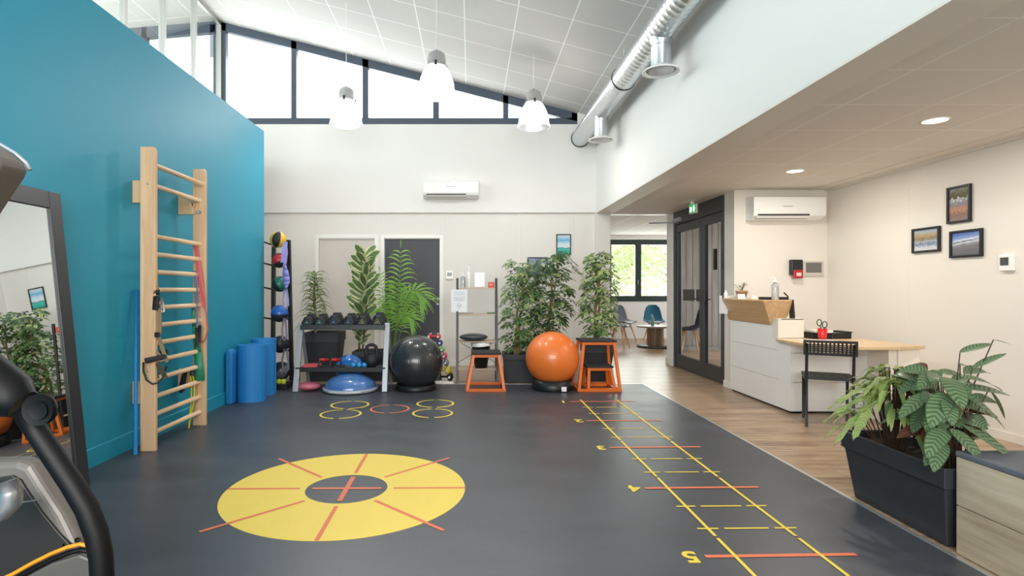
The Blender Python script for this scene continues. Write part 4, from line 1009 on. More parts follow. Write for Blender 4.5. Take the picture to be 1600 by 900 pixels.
# pair behind the orange ball
Yp = 7.72
def X_(px, Y=Yp): return (px - CX) / F * Y
def Z_(py, Y=Yp): return H + (CY - py) / F * Y
t = thing('umbrella_plant', 'tall leafy umbrella plant with pale trunk in a slate planter left of the orange ball', 'potted plant', (X_(812), Yp, 0), 0, 'umbrella plants')
zpl = H - 103 * 7.47 / F
planter(t, X_(787, 7.47), X_(838, 7.47), 7.46, 7.9, zpl, 'planter_slate')
schefflera(t, (X_(806), Yp, zpl - .05), [(Z_(548), .2, X_(812)), (Z_(520), .26, X_(812)), (Z_(480), .30, X_(815)), (Z_(430), .32, X_(818)), (Z_(408), .26, X_(822))], 108, 11, (.6, .25, .15), L=.085, W=.037, stems=3)
t = thing('umbrella_plant', 'tall dark green umbrella plant directly behind the orange ball', 'potted plant', (X_(862), Yp + .1, 0), 0, 'umbrella plants')
planter(t, X_(841, 7.5), X_(895, 7.5), 7.5, 7.95, zpl + .01, 'planter_slate')
schefflera(t, (X_(855), Yp + .1, zpl - .05), [(Z_(545), .14, X_(857)), (Z_(500), .3, X_(858)), (Z_(450), .36, X_(860)), (Z_(425), .40, X_(864)), (Z_(398), .30, X_(868))], 150, 12, (.4, .08, .52), L=.09, W=.039, stems=2)
Yq = 7.75
t = thing('variegated_umbrella_plant', 'slim tall variegated umbrella plant in a black pot behind the orange step stools', 'potted plant', (X_(937, Yq), Yq, 0))
planter(t, X_(915, 7.55), X_(961, 7.55), 7.56, 7.93, H - 87 * 7.55 / F, 'planter_black', taper=.07, rim=.12)
schefflera(t, (X_(936, Yq), Yq, .4), [(Z_(525, Yq), .22, X_(936, Yq)), (Z_(500, Yq), .28, X_(936, Yq)), (Z_(455, Yq), .24, X_(936, Yq)), (Z_(425, Yq), .27, X_(940, Yq)), (Z_(396, Yq), .15, X_(936, Yq))], 130, 13, (.45, .45, .1), L=.08, W=.037, stems=2)
# dracaena behind the rack
Yd = 7.8
t = thing('dracaena', 'spiky thin leaved dracaena in a tall black planter behind the dumbbell rack', 'potted plant', (X_(500, Yd), Yd, 0))
planter(t, X_(473, 7.55), X_(528, 7.55), 7.56, 8.03, H - 69 * 7.56 / F, 'planter_black', taper=.06, rim=.13)
rnd = random.Random(21)
b = MB(); b.tube([(X_(493, Yd), Yd, .6), (X_(492, Yd), Yd, 1.0), (X_(492, Yd), Yd, 1.45)], [.018, .015, .01], 8); b.build('trunk', 'bark', t)
f = MB(); xc = X_(492, Yd)
for k in range(105):
    z = .78 + .68 * (k + rnd.random()) / 105; a = k * 2.4 + rnd.uniform(-.3, .3); el = .35 + .7 * (z - .78) / .68 + rnd.uniform(-.25, .3)
    L = rnd.uniform(.30, .44) * (1 - .2 * (z - .78) / .68)
    f.leaf((xc, Yd, z), (math.cos(a), math.sin(a), math.sin(el) * 1.1), L, .026, rnd.uniform(.45, .9), 6, tip=.6, up=(0, -.6, 1))
f.build('foliage', 'leaf_dracaena', t)
# rubber plant
Yr_ = 7.85
t = thing('rubber_plant', 'variegated rubber plant with broad cream edged leaves in a low black planter', 'potted plant', (X_(570, Yr_), Yr_, 0))
planter(t, X_(549, 7.6), X_(601, 7.6), 7.62, 8.05, .40, 'planter_black')
xs0 = X_(567, Yr_)
b = MB(); b.tube([(X_(561, Yr_), Yr_, .35), (X_(562, Yr_), Yr_, .7), (X_(568, Yr_), Yr_, 1.3), (X_(569, Yr_), Yr_, 1.68)], [.014, .013, .011, .008], 8)
b.tube([(X_(566, Yr_), Yr_, .35), (X_(572, Yr_), Yr_ - .05, .8), (X_(576, Yr_), Yr_ - .05, 1.3)], [.012, .01, .008], 8); b.build('trunk', 'stem_brown', t)
f = MB(); n = 64
for k in range(n):
    z = .48 + 1.2 * (k + rnd.random()) / n; a = k * 2.2 + rnd.uniform(-.3, .3)
    big = .6 if z < .85 else 1
    el = .35 + .6 * max(0, (z - 1.1)) + rnd.uniform(-.1, .25)
    p = (X_(562 + 8 * min(1, (z - .4) / .9), Yr_), Yr_ - .02, z)
    f.leaf(p, (math.cos(a), math.sin(a) * .7 - .15, el + .35), rnd.uniform(.24, .34) * big, rnd.uniform(.10, .135) * big, .15, 7, fold=.1, tip=.95, up=(0, -1, .35), sh=.6)
f.build('foliage', 'leaf_ficus', t)
# kentia palm
Yk = 7.75
t = thing('kentia_palm', 'feathery green palm in front of the dark door behind the black ball', 'potted plant', (X_(616, Yk), Yk, 0))
planter(t, X_(605, 7.55), X_(652, 7.55), 7.55, 7.95, .36, 'planter_black')
f = MB(); s = MB()
def frond(base, ctrl, tip, n=20, L=.22, W=.018, sag=.7):
    n = int(n * .8); L *= 1.3; W *= 1.15
    B, C, T = V(base), V(ctrl), V(tip); pts = []
    for k in range(17): u = k / 16; pts.append(B * (1 - u) ** 2 + C * 2 * u * (1 - u) + T * u * u)
    s.tube(pts, [.008 - .0004 * k for k in range(17)], 5)
    for k in range(n):
        u = .38 + .62 * k / n; i = min(15, int(u * 16)); w = u * 16 - i; p = pts[i].lerp(pts[i + 1], w); d = (pts[i + 1] - pts[i]).normalized()
        sd = d.cross(V((0, -1, .25))).normalized(); l = L * (.55 + .9 * math.sin(pi * min(1, (u - .3) / .72)) * .6)
        for q in (-1, 1): f.leaf(p, sd * q * .85 + d * .75, l * rnd.uniform(.9, 1.1), W, sag * rnd.uniform(.7, 1.2), 5, tip=.7, up=(0, -1, .3))
    f.leaf(pts[-1], pts[-1] - pts[-2], L * .6, W, .3, 3)
def K(px, py, dy=0): return (X_(px, Yk), Yk + dy, Z_(py, Yk))
bs = K(612, 560)
frond(bs, K(625, 470), K(626, 388), 18, .27, .02, .6)
frond(K(616, 560), K(630, 415), K(668, 468, -.1), 24, .24, .018, .5)
frond(K(609, 560), K(600, 470), K(592, 425, .1), 16, .2, .017)
frond(K(612, 560), K(622, 470), K(650, 500, -.12), 18, .18, .018, .4)
frond(K(608, 560), K(606, 490), K(598, 478, -.2), 14, .2, .018)
frond(K(615, 560), K(622, 470), K(622, 440, -.3), 14, .24, .02)
frond(K(618, 560), K(626, 500), K(648, 470, .1), 16, .22, .018)
frond(K(610, 560), K(612, 500), K(606, 462, -.15), 15, .22, .018)
frond(K(614, 560), K(620, 480), K(634, 452, .12), 16, .24, .018)
s.build('stems', 'stem_green', t); f.build('foliage', 'leaf_palm', t)
# foreground trough with two prayer plants
t = thing('trough_planter', 'long dark slate trough planter in the foreground holding two leafy prayer plants', 'potted plant', (2.42, 3.08, 0))
x0, x1, y0, y1, z = 2.255, 2.56, 2.695, 3.45, .392
b = MB(); b.hexa([(x0 + .045, y0 + .04, .002), (x1 - .045, y0 + .04, .002), (x1 - .045, y1 - .06, .002), (x0 + .045, y1 - .06, .002), (x0 + .012, y0 + .012, z - .09), (x1 - .012, y0 + .012, z - .09), (x1 - .012, y1 - .012, z - .09), (x0 + .012, y1 - .012, z - .09)]); b.build('planter', 'planter_slate', t, bevel=.006)
b = MB(); w = .014
for a in ((x0, x1, y0, y0 + w), (x0, x1, y1 - w, y1), (x0, x0 + w, y0 + w, y1 - w), (x1 - w, x1, y0 + w, y1 - w)): b.box(*a, z - .1, z)
b.build('rim', 'planter_slate', t, bevel=.005)
b = MB(); b.box(x0 + w, x1 - w, y0 + w, y1 - w, z - .11, z - .045); b.build('soil', 'soil', t)
rnd = random.Random(5)
f = MB(); s = MB(); zb_ = z - .05
def pet(base, p, r=.0035):
    B, T = V(base), V(p); s.tube([B, B.lerp(T, .5) + V((0, 0, .06)), T], [r * 1.2, r, r * .8], 5, caps=False)
def cal(px, py, Y, dpx, dpy, dY, L=.2, W=.085, droop=.3, base=(2.42, 2.95), mi=0, roll=0, up=(0, -.4, 1)):
    p = at(px, py, Y); q = at(dpx, dpy, Y + dY); d = (q - p); L = L or d.length
    f.cur = mi; f.leaf(p, d, d.length * 1.08 if L is None else L, W, droop, 8, fold=.13, tip=.85, roll=roll, up=up)
    pet((base[0] + rnd.uniform(-.06, .06), base[1] + rnd.uniform(-.08, .08), zb_), p)
# explicit big leaves (picture positions of base and tip, distance)
for a in [
    (1500, 551, 2.9, 1552, 531, .0, .18, .05, .1), (1552, 531, 2.9, 1584, 537, .0, .10, .02, .1),
    (1520, 575, 2.9, 1573, 546, .0, .20, .04, .1), (1505, 590, 2.8, 1580, 592, .05, .25, .07, .25),
    (1508, 607, 2.85, 1576, 604, .0, .24, .075, .2), (1505, 615, 2.75, 1560, 645, -.05, .20, .085, .3),
    (1545, 608, 2.85, 1586, 652, .05, .16, .04, .4), (1478, 590, 2.75, 1512, 620, -.2, .19, .10, .4),
    (1480, 615, 2.72, 1440, 665, -.12, .20, .10, .3), (1455, 615, 2.85, 1395, 640, -.05, .22, .075, .25),
    (1500, 655, 2.8, 1565, 675, .0, .22, .075, .3), (1505, 665, 2.72, 1574, 700, -.1, .25, .085, .25),
    (1485, 670, 2.7, 1528, 700, -.1, .16, .085, .35), (1480, 672, 2.72, 1432, 690, -.1, .19, .09, .5),
    (1475, 690, 2.75, 1448, 726, -.1, .15, .08, .5), (1470, 700, 2.78, 1435, 715, -.05, .13, .065, .4),
    (1480, 625, 2.7, 1493, 655, -.15, .13, .07, .5), (1470, 580, 3.0, 1430, 600, .0, .15, .08, .4),
    (1465, 585, 3.05, 1500, 575, .0, .16, .07, .3), (1440, 600, 3.0, 1400, 575, .05, .16, .08, .3),
    (1450, 640, 2.95, 1405, 670, -.1, .16, .08, .4), (1500, 570, 3.0, 1545, 575, .1, .18, .05, .2)]:
    cal(*a[:9], base=(2.44, 2.86))
for k in range(44):
    a = rnd.uniform(0, 2 * pi); r = rnd.uniform(.02, .12); p = V((2.44 + r * math.cos(a), 2.92 + r * math.sin(a) * 1.3, rnd.uniform(.48, .82)))
    f.cur = rnd.choice((0, 0, 3)); f.leaf(p, (math.cos(a), math.sin(a), rnd.uniform(-.1, .6)), rnd.uniform(.13, .19), rnd.uniform(.065, .09), .45, 6, fold=.15, up=(-.5, -.6, 1))
    pet((2.43 + r * .4 * math.cos(a), 2.9 + r * .5 * math.sin(a), zb_), p)
f.build('foliage', ['leaf_calathea', 'leaf_wavy', 'leaf_wavy_dark', 'leaf_brown'], t)
s.build('stems', 'stem_brown', t)
f = MB(); s = MB()
for k in range(130):
    a = rnd.uniform(0, 2 * pi); q = rnd.random(); r = .03 + .14 * q
    p = V((2.40 + r * math.cos(a), 3.22 + r * math.sin(a) * 1.1, .50 + .26 * (1 - q * q) + rnd.uniform(-.06, .04)))
    out = V((math.cos(a), math.sin(a), rnd.uniform(-.1, .7) * (1.2 - q)))
    f.cur = rnd.choices((0, 1, 2), (.5, .38, .12))[0]
    if math.cos(a) < -.2: f.cur = rnd.choices((0, 1), (.85, .15))[0]
    f.leaf(p, out, rnd.uniform(.12, .22), rnd.uniform(.026, .042), rnd.uniform(.3, .8), 12, fold=.2, wave=.12, ph=rnd.uniform(0, 6), tip=.8)
    s.tube([V((2.40 + r * .3 * math.cos(a), 3.22 + r * .4 * math.sin(a), zb_)), p], .0028, 4, caps=False)
for a in [(1400, 610, 3.15, 1295, 625), (1390, 600, 3.2, 1300, 610), (1375, 625, 3.1, 1308, 668), (1400, 590, 3.2, 1352, 625), (1405, 600, 3.1, 1372, 580), (1360, 640, 3.05, 1335, 672), (1395, 600, 3.3, 1330, 595)]:
    p = at(a[0], a[1], a[2]); q = at(a[3], a[4], a[2] - .05); f.cur = 0; f.leaf(p, q - p, (q - p).length * 1.15, .055, .25, 14, fold=.2, wave=.12, tip=.8, ph=rnd.uniform(0, 6)); s.tube([V((2.4, 3.2, zb_)), p], .0028, 4, caps=False)
f.build('foliage', ['leaf_wavy', 'leaf_wavy_dark', 'leaf_brown'], t); s.build('stems', 'stem_brown', t)
# ================================================================== reception desk
t = thing('reception_desk', 'white reception desk with oak counter front and curved oak table top', 'reception desk', (3.5, 6.0, 0))
b = MB(); xf = 3.2; yf0, yf1 = 5.67, 7.0 - .02
b.box(xf + .012, 3.46, 5.90, 6.98, .02, .925); b.box(xf + .012, 3.24, 5.68, 5.9, .02, .71)
for z0, z1 in ((.02, .306), (.312, .606), (.612, .935)):
    b.box(xf, xf + .014, 5.90, 6.98, z0, z1)
b.box(xf, xf + .014, 5.67, 5.895, .02, .70)
b.build('counter_body', mat('desk_white', 'f2f0ec', .35), t, bevel=.002)
b = MB(); b.box(xf - .004, 3.465, 5.885, 5.98, .74, .937); b.box(xf + .03, 3.465, 5.885, 6.98, .925, .94); b.build('counter_step', mat('desk_cream', 'efe6d8', .4), t, bevel=.002)
b = MB(); b.box(xf + .02, 3.46, 5.7, 6.96, .0, .02); b.box(xf + .02, 3.8, 5.7, 5.75, 0, .02); b.build('plinth', 'black_plastic', t)
# oak hopper
b = MB()
b.hexa([(3.19, 6.02, .862), (3.34, 6.02, .862), (3.42, 7.0, .868), (3.19, 7.0, .868), (3.045, 5.885, 1.115), (3.35, 5.885, 1.115), (3.42, 6.84, 1.115), (3.045, 6.84, 1.115)])
b.build('oak_front', 'oak_y', t, bevel=.003)
b = MB(); b.box(3.04, 3.355, 5.88, 6.85, 1.113, 1.132); b.build('counter_top', 'oak_y', t, bevel=.003)
b = MB(); b.hexa([(3.352, 5.88, .94), (3.385, 5.9, .94), (3.385, 5.95, .94), (3.352, 5.95, .94), (3.34, 5.875, 1.135), (3.355, 5.875, 1.135), (3.355, 5.95, 1.135), (3.34, 5.95, 1.135)]); b.build('side_edge', 'black_plastic', t)
# front panels under the table top
b = MB()
for z0, z1 in ((.02, .306), (.312, .601), (.607, .701)):
    b.box(3.214, 3.80, 5.672, 5.69, z0, z1)
    b.hexa([(3.80, 5.672, z0), (3.90, 5.19, z0), (3.915, 5.19, z0), (3.815, 5.69, z0), (3.80, 5.672, z1), (3.90, 5.19, z1), (3.915, 5.19, z1), (3.815, 5.69, z1)])
b.build('modesty_panel', 'desk_white', t, bevel=.0015)
b = MB(); b.box(3.84, 4.08, 5.20, 6.0, .0, .702); b.box(3.905, 4.10, 5.17, 5.20, 0, .702); b.build('pedestal', 'desk_cream', t, bevel=.002)
b = MB(); zt_ = .73
poly = [(3.17, 5.88), (3.16, 5.6), (3.17, 5.42), (3.20, 5.27), (3.27, 5.15), (3.38, 5.085), (3.5, 5.06), (3.65, 5.055), (3.85, 5.07), (4.13, 5.14), (4.04, 6.1), (3.47, 6.1), (3.47, 5.88)]
b.prism(poly, zt_ - .028, zt_); b.build('table_top', 'oak_x', t, bevel=.003)
# things on the counter
zc_ = 1.132
t = thing('small_potted_plant', 'small green round leaved plant in a terracotta pot on the oak counter', 'potted plant', (3.23, 6.75, zc_))
cx, cyy = at(1159, 455, 6.75).x, 6.75
b = MB(); b.lathe([(0, .001), (.045, .001), (.062, .07), (.068, .072), (.068, .095), (.058, .095), (.05, .08), (0, .078)], (cx, cyy, zc_), 24); b.build('pot', 'terracotta', t)
f = MB(); s = MB(); rnd = random.Random(9)
for k in range(16):
    a = rnd.uniform(0, 2 * pi); r = rnd.uniform(.02, .085); p = V((cx + r * math.cos(a), cyy + r * math.sin(a), zc_ + rnd.uniform(.12, .19)))
    s.tube([(cx, cyy, zc_ + .08), p], .0022, 4, caps=False); f.leaf(p, (math.cos(a), math.sin(a) - .3, .3), .05, .042, .2, 4, fold=.1, tip=1)
s.build('stems', 'stem_green', t); f.build('foliage', 'leaf_small', t)
def simplebox(name, label, cat, px0, px1, py0, py1, Y, d, m, bev=.002, tilt=0, group=None):
    a, c = at(px0, py1, Y), at(px1, py0, Y); b = MB(); b.box(a.x, c.x, Y, Y + d, a.z, c.z); o = b.build(name, m, loc=((a.x + c.x) / 2, Y, a.z), bevel=bev); tag(o, label, cat, group); return o
a = at(1158, 466, 6.6)
b = MB(); b.hexa([(a.x - .045, 6.58, zc_), (a.x + .045, 6.58, zc_), (a.x + .045, 6.585, zc_), (a.x - .045, 6.585, zc_), (a.x - .042, 6.6, zc_ + .055), (a.x + .042, 6.6, zc_ + .055), (a.x + .042, 6.605, zc_ + .055), (a.x - .042, 6.605, zc_ + .055)])
o = b.build('card_holder', 'white_plastic', loc=(a.x, 6.59, zc_)); tag(o, 'small blank white card standing in front of the terracotta pot', 'card')
t = thing('pump_dispenser', 'tall clear pump bottle with white pump on the oak counter', 'bottle', (0, 0, 0)); bpy.data.objects.remove(t)
bottle('pump_dispenser', 'tall clear pump bottle with white pump on the oak counter', 1210, .036, .235, 'clear_plastic', Y=5.95, zz=zc_, pump=True, x=at(1211, 0, 5.95).x)
a = at(1177, 466, 6.35); b = MB(); b.box(a.x - .028, a.x + .028, 6.32, 6.38, zc_, zc_ + .028); b.cyl((a.x + .005, 6.35, zc_ + .028), (a.x + .005, 6.35, zc_ + .045), .012, n=10)
o = b.build('tape_dispenser', 'white_plastic', loc=(a.x, 6.35, zc_), bevel=.003); tag(o, 'small white dispenser beside the terracotta pot on the counter', 'dispenser')
for nm, lab, x0, x1 in (('card_reader', 'small black card reader on the counter left of the pump bottle', 1194, 1205), ('tablet', 'flat black tablet on the counter right of the pump bottle', 1217, 1238)):
    a, c = at(x0, 0, 5.98).x, at(x1, 0, 5.98).x; b = MB(); b.box(a, min(c, 3.352), 5.96, 6.1, zc_, zc_ + .03); o = b.build(nm, 'black_plastic', loc=((a + c) / 2, 6, zc_), bevel=.004); tag(o, lab, 'electronics')
a = at(1232, 458, 6.0); b = MB(); b.cyl((a.x - .02, 6.05, zc_ + .075), (a.x + .025, 6.05, zc_ + .03), .008, n=8); o = b.build('black_pen', 'black_plastic', loc=(a.x, 6.05, zc_ + .03)); tag(o, 'black pen leaning up from the tablet on the counter', 'pen')
# leaflet pad at the far end
a0, a1 = at(1124.5, 490, 6.88), at(1133, 462, 6.88)
b = MB(); b.box(a0.x, a0.x + .09, 6.86, 6.9, a0.z, a1.z); b.box(a0.x + .02, a0.x + .2, 6.86, 6.9, a1.z - .03, a1.z); o = b.build('leaflet_holder', 'white_paper', loc=(a0.x, 6.88, a0.z), bevel=.002); tag(o, 'white sheet holder hanging over the far end of the oak counter', 'leaflet holder')
bottle('small_white_bottle', 'small white bottle at the far end of the oak counter by the door', 1131, .022, .1, 'white_plastic', Y=6.8, zz=zc_, x=3.065)
# on the table top
cx, cyy = at(1285, 0, 5.75).x, 5.75
t = thing('pen_cup', 'red cup holding scissors on the oak table top', 'pen cup', (cx, cyy, .73))
b = MB(); b.lathe([(0, .001), (.036, .001), (.046, .115), (.042, .115), (.033, .01), (0, .01)], (cx, cyy, .73), 24); b.build('cup', mat('cup_red', 'd0181c', .3, coat=.3), t)
b = MB(); z = .73 + .1
for dx, ph in ((-.035, 0), (.02, 1)):
    c = V((cx + dx, cyy - .005, z + (.075 if ph == 0 else .055))); b.tube([c + V((.024 * math.cos(k * pi / 8), 0, .032 * math.sin(k * pi / 8))) for k in range(17)], .0055, 6)
b.tube([(cx, cyy, z - .06), (cx - .02, cyy, z + .04)], .006, 5); b.tube([(cx + .01, cyy, z - .06), (cx + .02, cyy, z + .03)], .006, 5); b.build('scissors', mat('scissor_green', '3c4a44', .4), t)
b = MB(); a, c = at(1256, 0, 6.0), at(1283, 0, 6.0); b.box(a.x, c.x + .02, 5.86, 6.08, .731, .78); b.box(a.x - .01, c.x + .03, 5.84, 6.06, .782, .796); o = b.build('document_tray', 'black_plastic', loc=(a.x + .1, 5.95, .74), bevel=.004); tag(o, 'black document tray on the table top left of the red cup', 'tray')
b = MB(); b.box(a.x + .01, c.x, 5.80, 6.0, .7965, .82); o = b.build('paper_stack', 'wall_cream', loc=(a.x + .1, 5.9, .8065), bevel=.003); tag(o, 'stack of cream papers lying on the black tray', 'papers')
a, c = at(1291, 0, 5.95), at(1322, 0, 5.95); b = MB(); b.box(a.x, c.x, 5.86, 6.08, .731, .79); b.box(a.x + .15, c.x + .005, 5.85, 6.08, .79, .805); o = b.build('black_printer', 'black_plastic', loc=(a.x + .1, 5.95, .74), bevel=.008); tag(o, 'flat black device on the table top right of the red cup', 'printer')
b = MB(); b.box(3.3, 3.62, 5.5, 5.72, .731, .735); o = b.build('paper_sheet', 'white_paper', loc=(3.45, 5.6, .74)); tag(o, 'white paper sheet lying on the table top below the red cup', 'papers')
# chair
o = thing('metal_chair', 'black metal chair with a perforated back facing the reception desk', 'chair', (3.295, 5.23, 0), R(-27))
t = o; W = .178
for s_ in (-1, 1):
    b = MB(); b.tube([(s_ * W, -.20, .0), (s_ * W, -.19, .40), (s_ * W, -.225, .62), (s_ * W, -.25, .76)], .0125, 8); b.build('leg', 'black_metal', t, world=False)
    b = MB(); b.tube([(s_ * W, -.175, .42), (s_ * W, .15, .43), (s_ * W, .19, .40), (s_ * W * 1.0, .215, 0)], .0125, 8); b.build('leg', 'black_metal', t, world=False)
def perf(b, O, U, Wv, nu, nw, w, h, th, border, N):
    "perforated plate: grid of bars"
    U = V(U); Wv = V(Wv); O = V(O); N = V(N) * th / 2
    def q(u0, u1, w0, w1):
        A = [O + U * u0 + Wv * w0, O + U * u1 + Wv * w0, O + U * u1 + Wv * w1, O + U * u0 + Wv * w1]
        b.hexa([p - N for p in A] + [p + N for p in A])
    q(0, border, 0, h); q(w - border, w, 0, h); q(border, w - border, 0, border); q(border, w - border, h - border, h)
    iw, ih = w - 2 * border, h - 2 * border
    gu, gw = iw / nu, ih / nw
    for k in range(1, nu): u = border + k * gu; q(u - gu * .24, u + gu * .24, border, h - border)
    for k in range(1, nw):
        v = border + k * gw; q(border, w - border, v - gw * .24, v + gw * .24)
b = MB(); perf(b, (-.205, -.235, .655), (1, 0, 0), (0, -.12, 1), 12, 5, .41, .135, .014, .022, (0, 1, 0)); b.build('backrest', 'black_plastic', t, world=False, bevel=0)
b = MB(); perf(b, (-.195, -.19, .455), (1, 0, 0), (0, 1, -.03), 12, 12, .39, .40, .016, .02, (0, 0, 1)); b.box(-.195, .195, .205, .215, .42, .45); b.box(-.195, .195, -.195, -.185, .43, .462); b.box(-.195, -.185, -.19, .2, .43, .45); b.box(.185, .195, -.19, .2, .43, .45); b.build('seat', 'black_plastic', t, world=False)
# bench
t = thing('storage_bench', 'pale wood fronted bench with grey padded top in the right foreground', 'bench', (2.6, 1.8, 0))
b = MB(); x0, x1, y0, y1 = 2.292, 2.95, .3, 2.672
b.box(x0 + .012, x1, y0, y1, .0, .455)
b.box(x0, x0 + .014, y0, y1, .004, .228); b.box(x0, x0 + .014, y0, y1, .232, .458)
b.build('wood_panel', 'bench_wood', t, bevel=.002)
b = MB(); b.box(x0 - .004, x1 + .01, y0, y1 + .004, .458, .487); b.build('padded_top', 'cushion', t, bevel=.008, bseg=3)
# wall things on the reception wall
def split_ac(name, label, x0, x1, z0, z1, y, d, logo, lm):
    t = thing(name, label, 'air conditioner', ((x0 + x1) / 2, y, z0))
    h = z1 - z0; b = MB()
    prof = [(y, z0 + .02), (y, z1), (y - d * .75, z1), (y - d * .96, z1 - .02), (y - d, z1 - .06), (y - d, z0 + h * .3), (y - d * .93, z0 + h * .16), (y - d * .55, z0 + .012), (y - d * .3, z0)]
    b.prism(prof, x0, x1, 'x'); b.build('casing', 'white_plastic', t, bevel=.006, bseg=3)
    w = x1 - x0; b = MB()
    def sl(f0, f1, z, zz, yy): b.box(x0 + w * f0, x0 + w * f1, yy - .012, yy + .01, z, zz)
    sl(.06, .77, z0 + h * .165, z0 + h * .225, y - d * .93); sl(.06, .77, z0 + h * .05, z0 + h * .09, y - d * .72); b.build('air_slot', 'black_plastic', t)
    b = MB(); b.hexa([(x0 + w * .05, y - d * .955, z0 + h * .165), (x0 + w * .78, y - d * .955, z0 + h * .165), (x0 + w * .78, y - d * .94, z0 + h * .165), (x0 + w * .05, y - d * .94, z0 + h * .165), (x0 + w * .05, y - d * .78, z0 + h * .06), (x0 + w * .78, y - d * .78, z0 + h * .06), (x0 + w * .78, y - d * .75, z0 + h * .07), (x0 + w * .05, y - d * .75, z0 + h * .07)]); b.build('air_flap', 'white_plastic', t, bevel=.001)
    b = MB(); b.box(x0 + w * logo[0], x0 + w * logo[1], y - d - .001, y - d + .002, z0 + h * logo[2], z0 + h * logo[3]); b.build('badge', lm, t)
mat('badge_grey', 'b9b6b2', .4)
a, c = at(1181, 0, 6.79), at(1291, 0, 6.79)
split_ac('wall_air_conditioner', 'cream white split air conditioner above the reception counter', 3.40, 4.27, 1.25 + 108 * 6.8 / F, 1.25 + 146 * 6.8 / F, 7.0, .21, (.40, .54, .52, .56), 'badge_grey')
split_ac('wall_air_conditioner', 'white split air conditioner high on the back wall of the hall', -.745, .13, 1.25 + 142 * 8.9 / F, 1.25 + 170 * 8.9 / F, BW - .05, .2, (.42, .58, .60, .65), 'badge_grey')
t = thing('fire_alarm_point', 'black box with a red break-glass alarm point on the reception wall', 'fire alarm', at(1241, 434, 7.0))
a, c = at(1232, 430, 7), at(1250, 406, 7); b = MB(); b.box(a.x, c.x, 6.93, 6.999, a.z, c.z); b.build('black_cover', 'black_plastic', t, bevel=.012)
a, c = at(1234.5, 435, 7), at(1248.5, 422, 7); b = MB(); b.box(a.x, c.x, 6.915, 6.95, a.z, c.z); b.build('red_case', mat('alarm_red', 'b3202a', .35), t, bevel=.006)
b = MB(); b.box(a.x + .03, c.x - .022, 6.912, 6.916, a.z + .028, c.z - .035); b.build('white_label', mat('pale_pink', 'f0cfc8', .5), t)
t = thing('wall_control_panel', 'silver framed wall panel with grey screen beside the alarm point', 'wall panel', at(1269, 432, 7.0))
a, c = at(1253, 431.5, 7), at(1285, 408, 7); b = MB(); b.box(a.x, c.x, 6.975, 6.999, a.z, c.z); b.build('casing', mat('silver_beige', 'c9c2b6', .35), t, bevel=.004)
a, c = at(1257.5, 426, 7), at(1281.5, 410.5, 7); b = MB(); b.box(a.x, c.x, 6.972, 6.976, a.z, c.z); b.build('screen', 'screen', t)
# pictures on the right wall
def rw(px, py): k = 1 / (px - CX); return V((XR, XR * F * k, H + (CY - py) * k * XR))
def rframe(label, px0, px1, yt0, yb0, art):
    a = rw(px0, yt0); c = rw(px0, yb0); d = rw(px1, yt0); z1, z0 = a.z, c.z; ya, yb = a.y, d.y  # ya far, yb near
    t = thing('framed_picture', label, 'picture', (XR, (ya + yb) / 2, z0), 0, 'framed pictures on the right wall'); w = .02; X0, X1 = XR - .025, XR - .001
    b = MB(); b.box(X0, X1, yb, yb + w, z0, z1); b.box(X0, X1, ya - w, ya, z0, z1); b.box(X0, X1, yb + w, ya - w, z0, z0 + w); b.box(X0, X1, yb + w, ya - w, z1 - w, z1); b.build('frame', 'black_plastic', t, bevel=.002)
    b = MB(); xx = XR - .012; b.quad((xx, ya - w, z0 + w), (xx, yb + w, z0 + w), (xx, yb + w, z1 - w), (xx, ya - w, z1 - w), [(0, 0), (1, 0), (1, 1), (0, 1)]); b.build('print', art, t)
rframe('framed upright picture of a tree lined path, highest on the right wall', 1482.4, 1519.4, 294, 350.6, artmat('art_path', [(0, '8a7b78'), (.2, '8d6a5c'), (.34, 'b98b72'), (.48, '8f8285'), (.60, '9a9aa0'), (.66, 'd5dbe0'), (.70, '5d5a44'), (.85, '6f6c58'), (1, '8f948c')], 1))
rframe('framed wide picture of an autumn tree, lower left on the right wall', 1427.7, 1471, 358.4, 396, artmat('art_tree', [(0, 'd5d6da'), (.15, 'c5c8ce'), (.3, '6d7f9c'), (.42, 'a9aeb6'), (.55, '8a7a62'), (.75, 'b09a74'), (1, '9fb4cc')], 1))
rframe('framed wide picture of a bare slope under blue sky, lower right on the right wall', 1486.8, 1537.5, 362, 403.5, artmat('art_slope', [(0, '6c6a70'), (.3, '77737a'), (.42, '8a8890'), (.5, 'd9dde6'), (.56, '5e6478'), (.6, 'dfe4ee'), (.68, '8fa3cc'), (.85, '5b78b8'), (1, '4c68aa')], 2))
a = rw(1565.5, 399); c = rw(1565.5, 423.5); d = rw(1587, 399)
t = thing('room_thermostat', 'white thermostat with dark display at the right end of the right wall', 'thermostat', (XR, a.y, c.z))
b = MB(); b.box(XR - .03, XR - .001, d.y, a.y, c.z, a.z); b.build('casing', 'white_plastic', t, bevel=.004)
b = MB(); b.box(XR - .033, XR - .029, d.y + .03, a.y - .018, c.z + .045, a.z - .02); b.build('display', mat('lcd_dark', '48504e', .25), t)
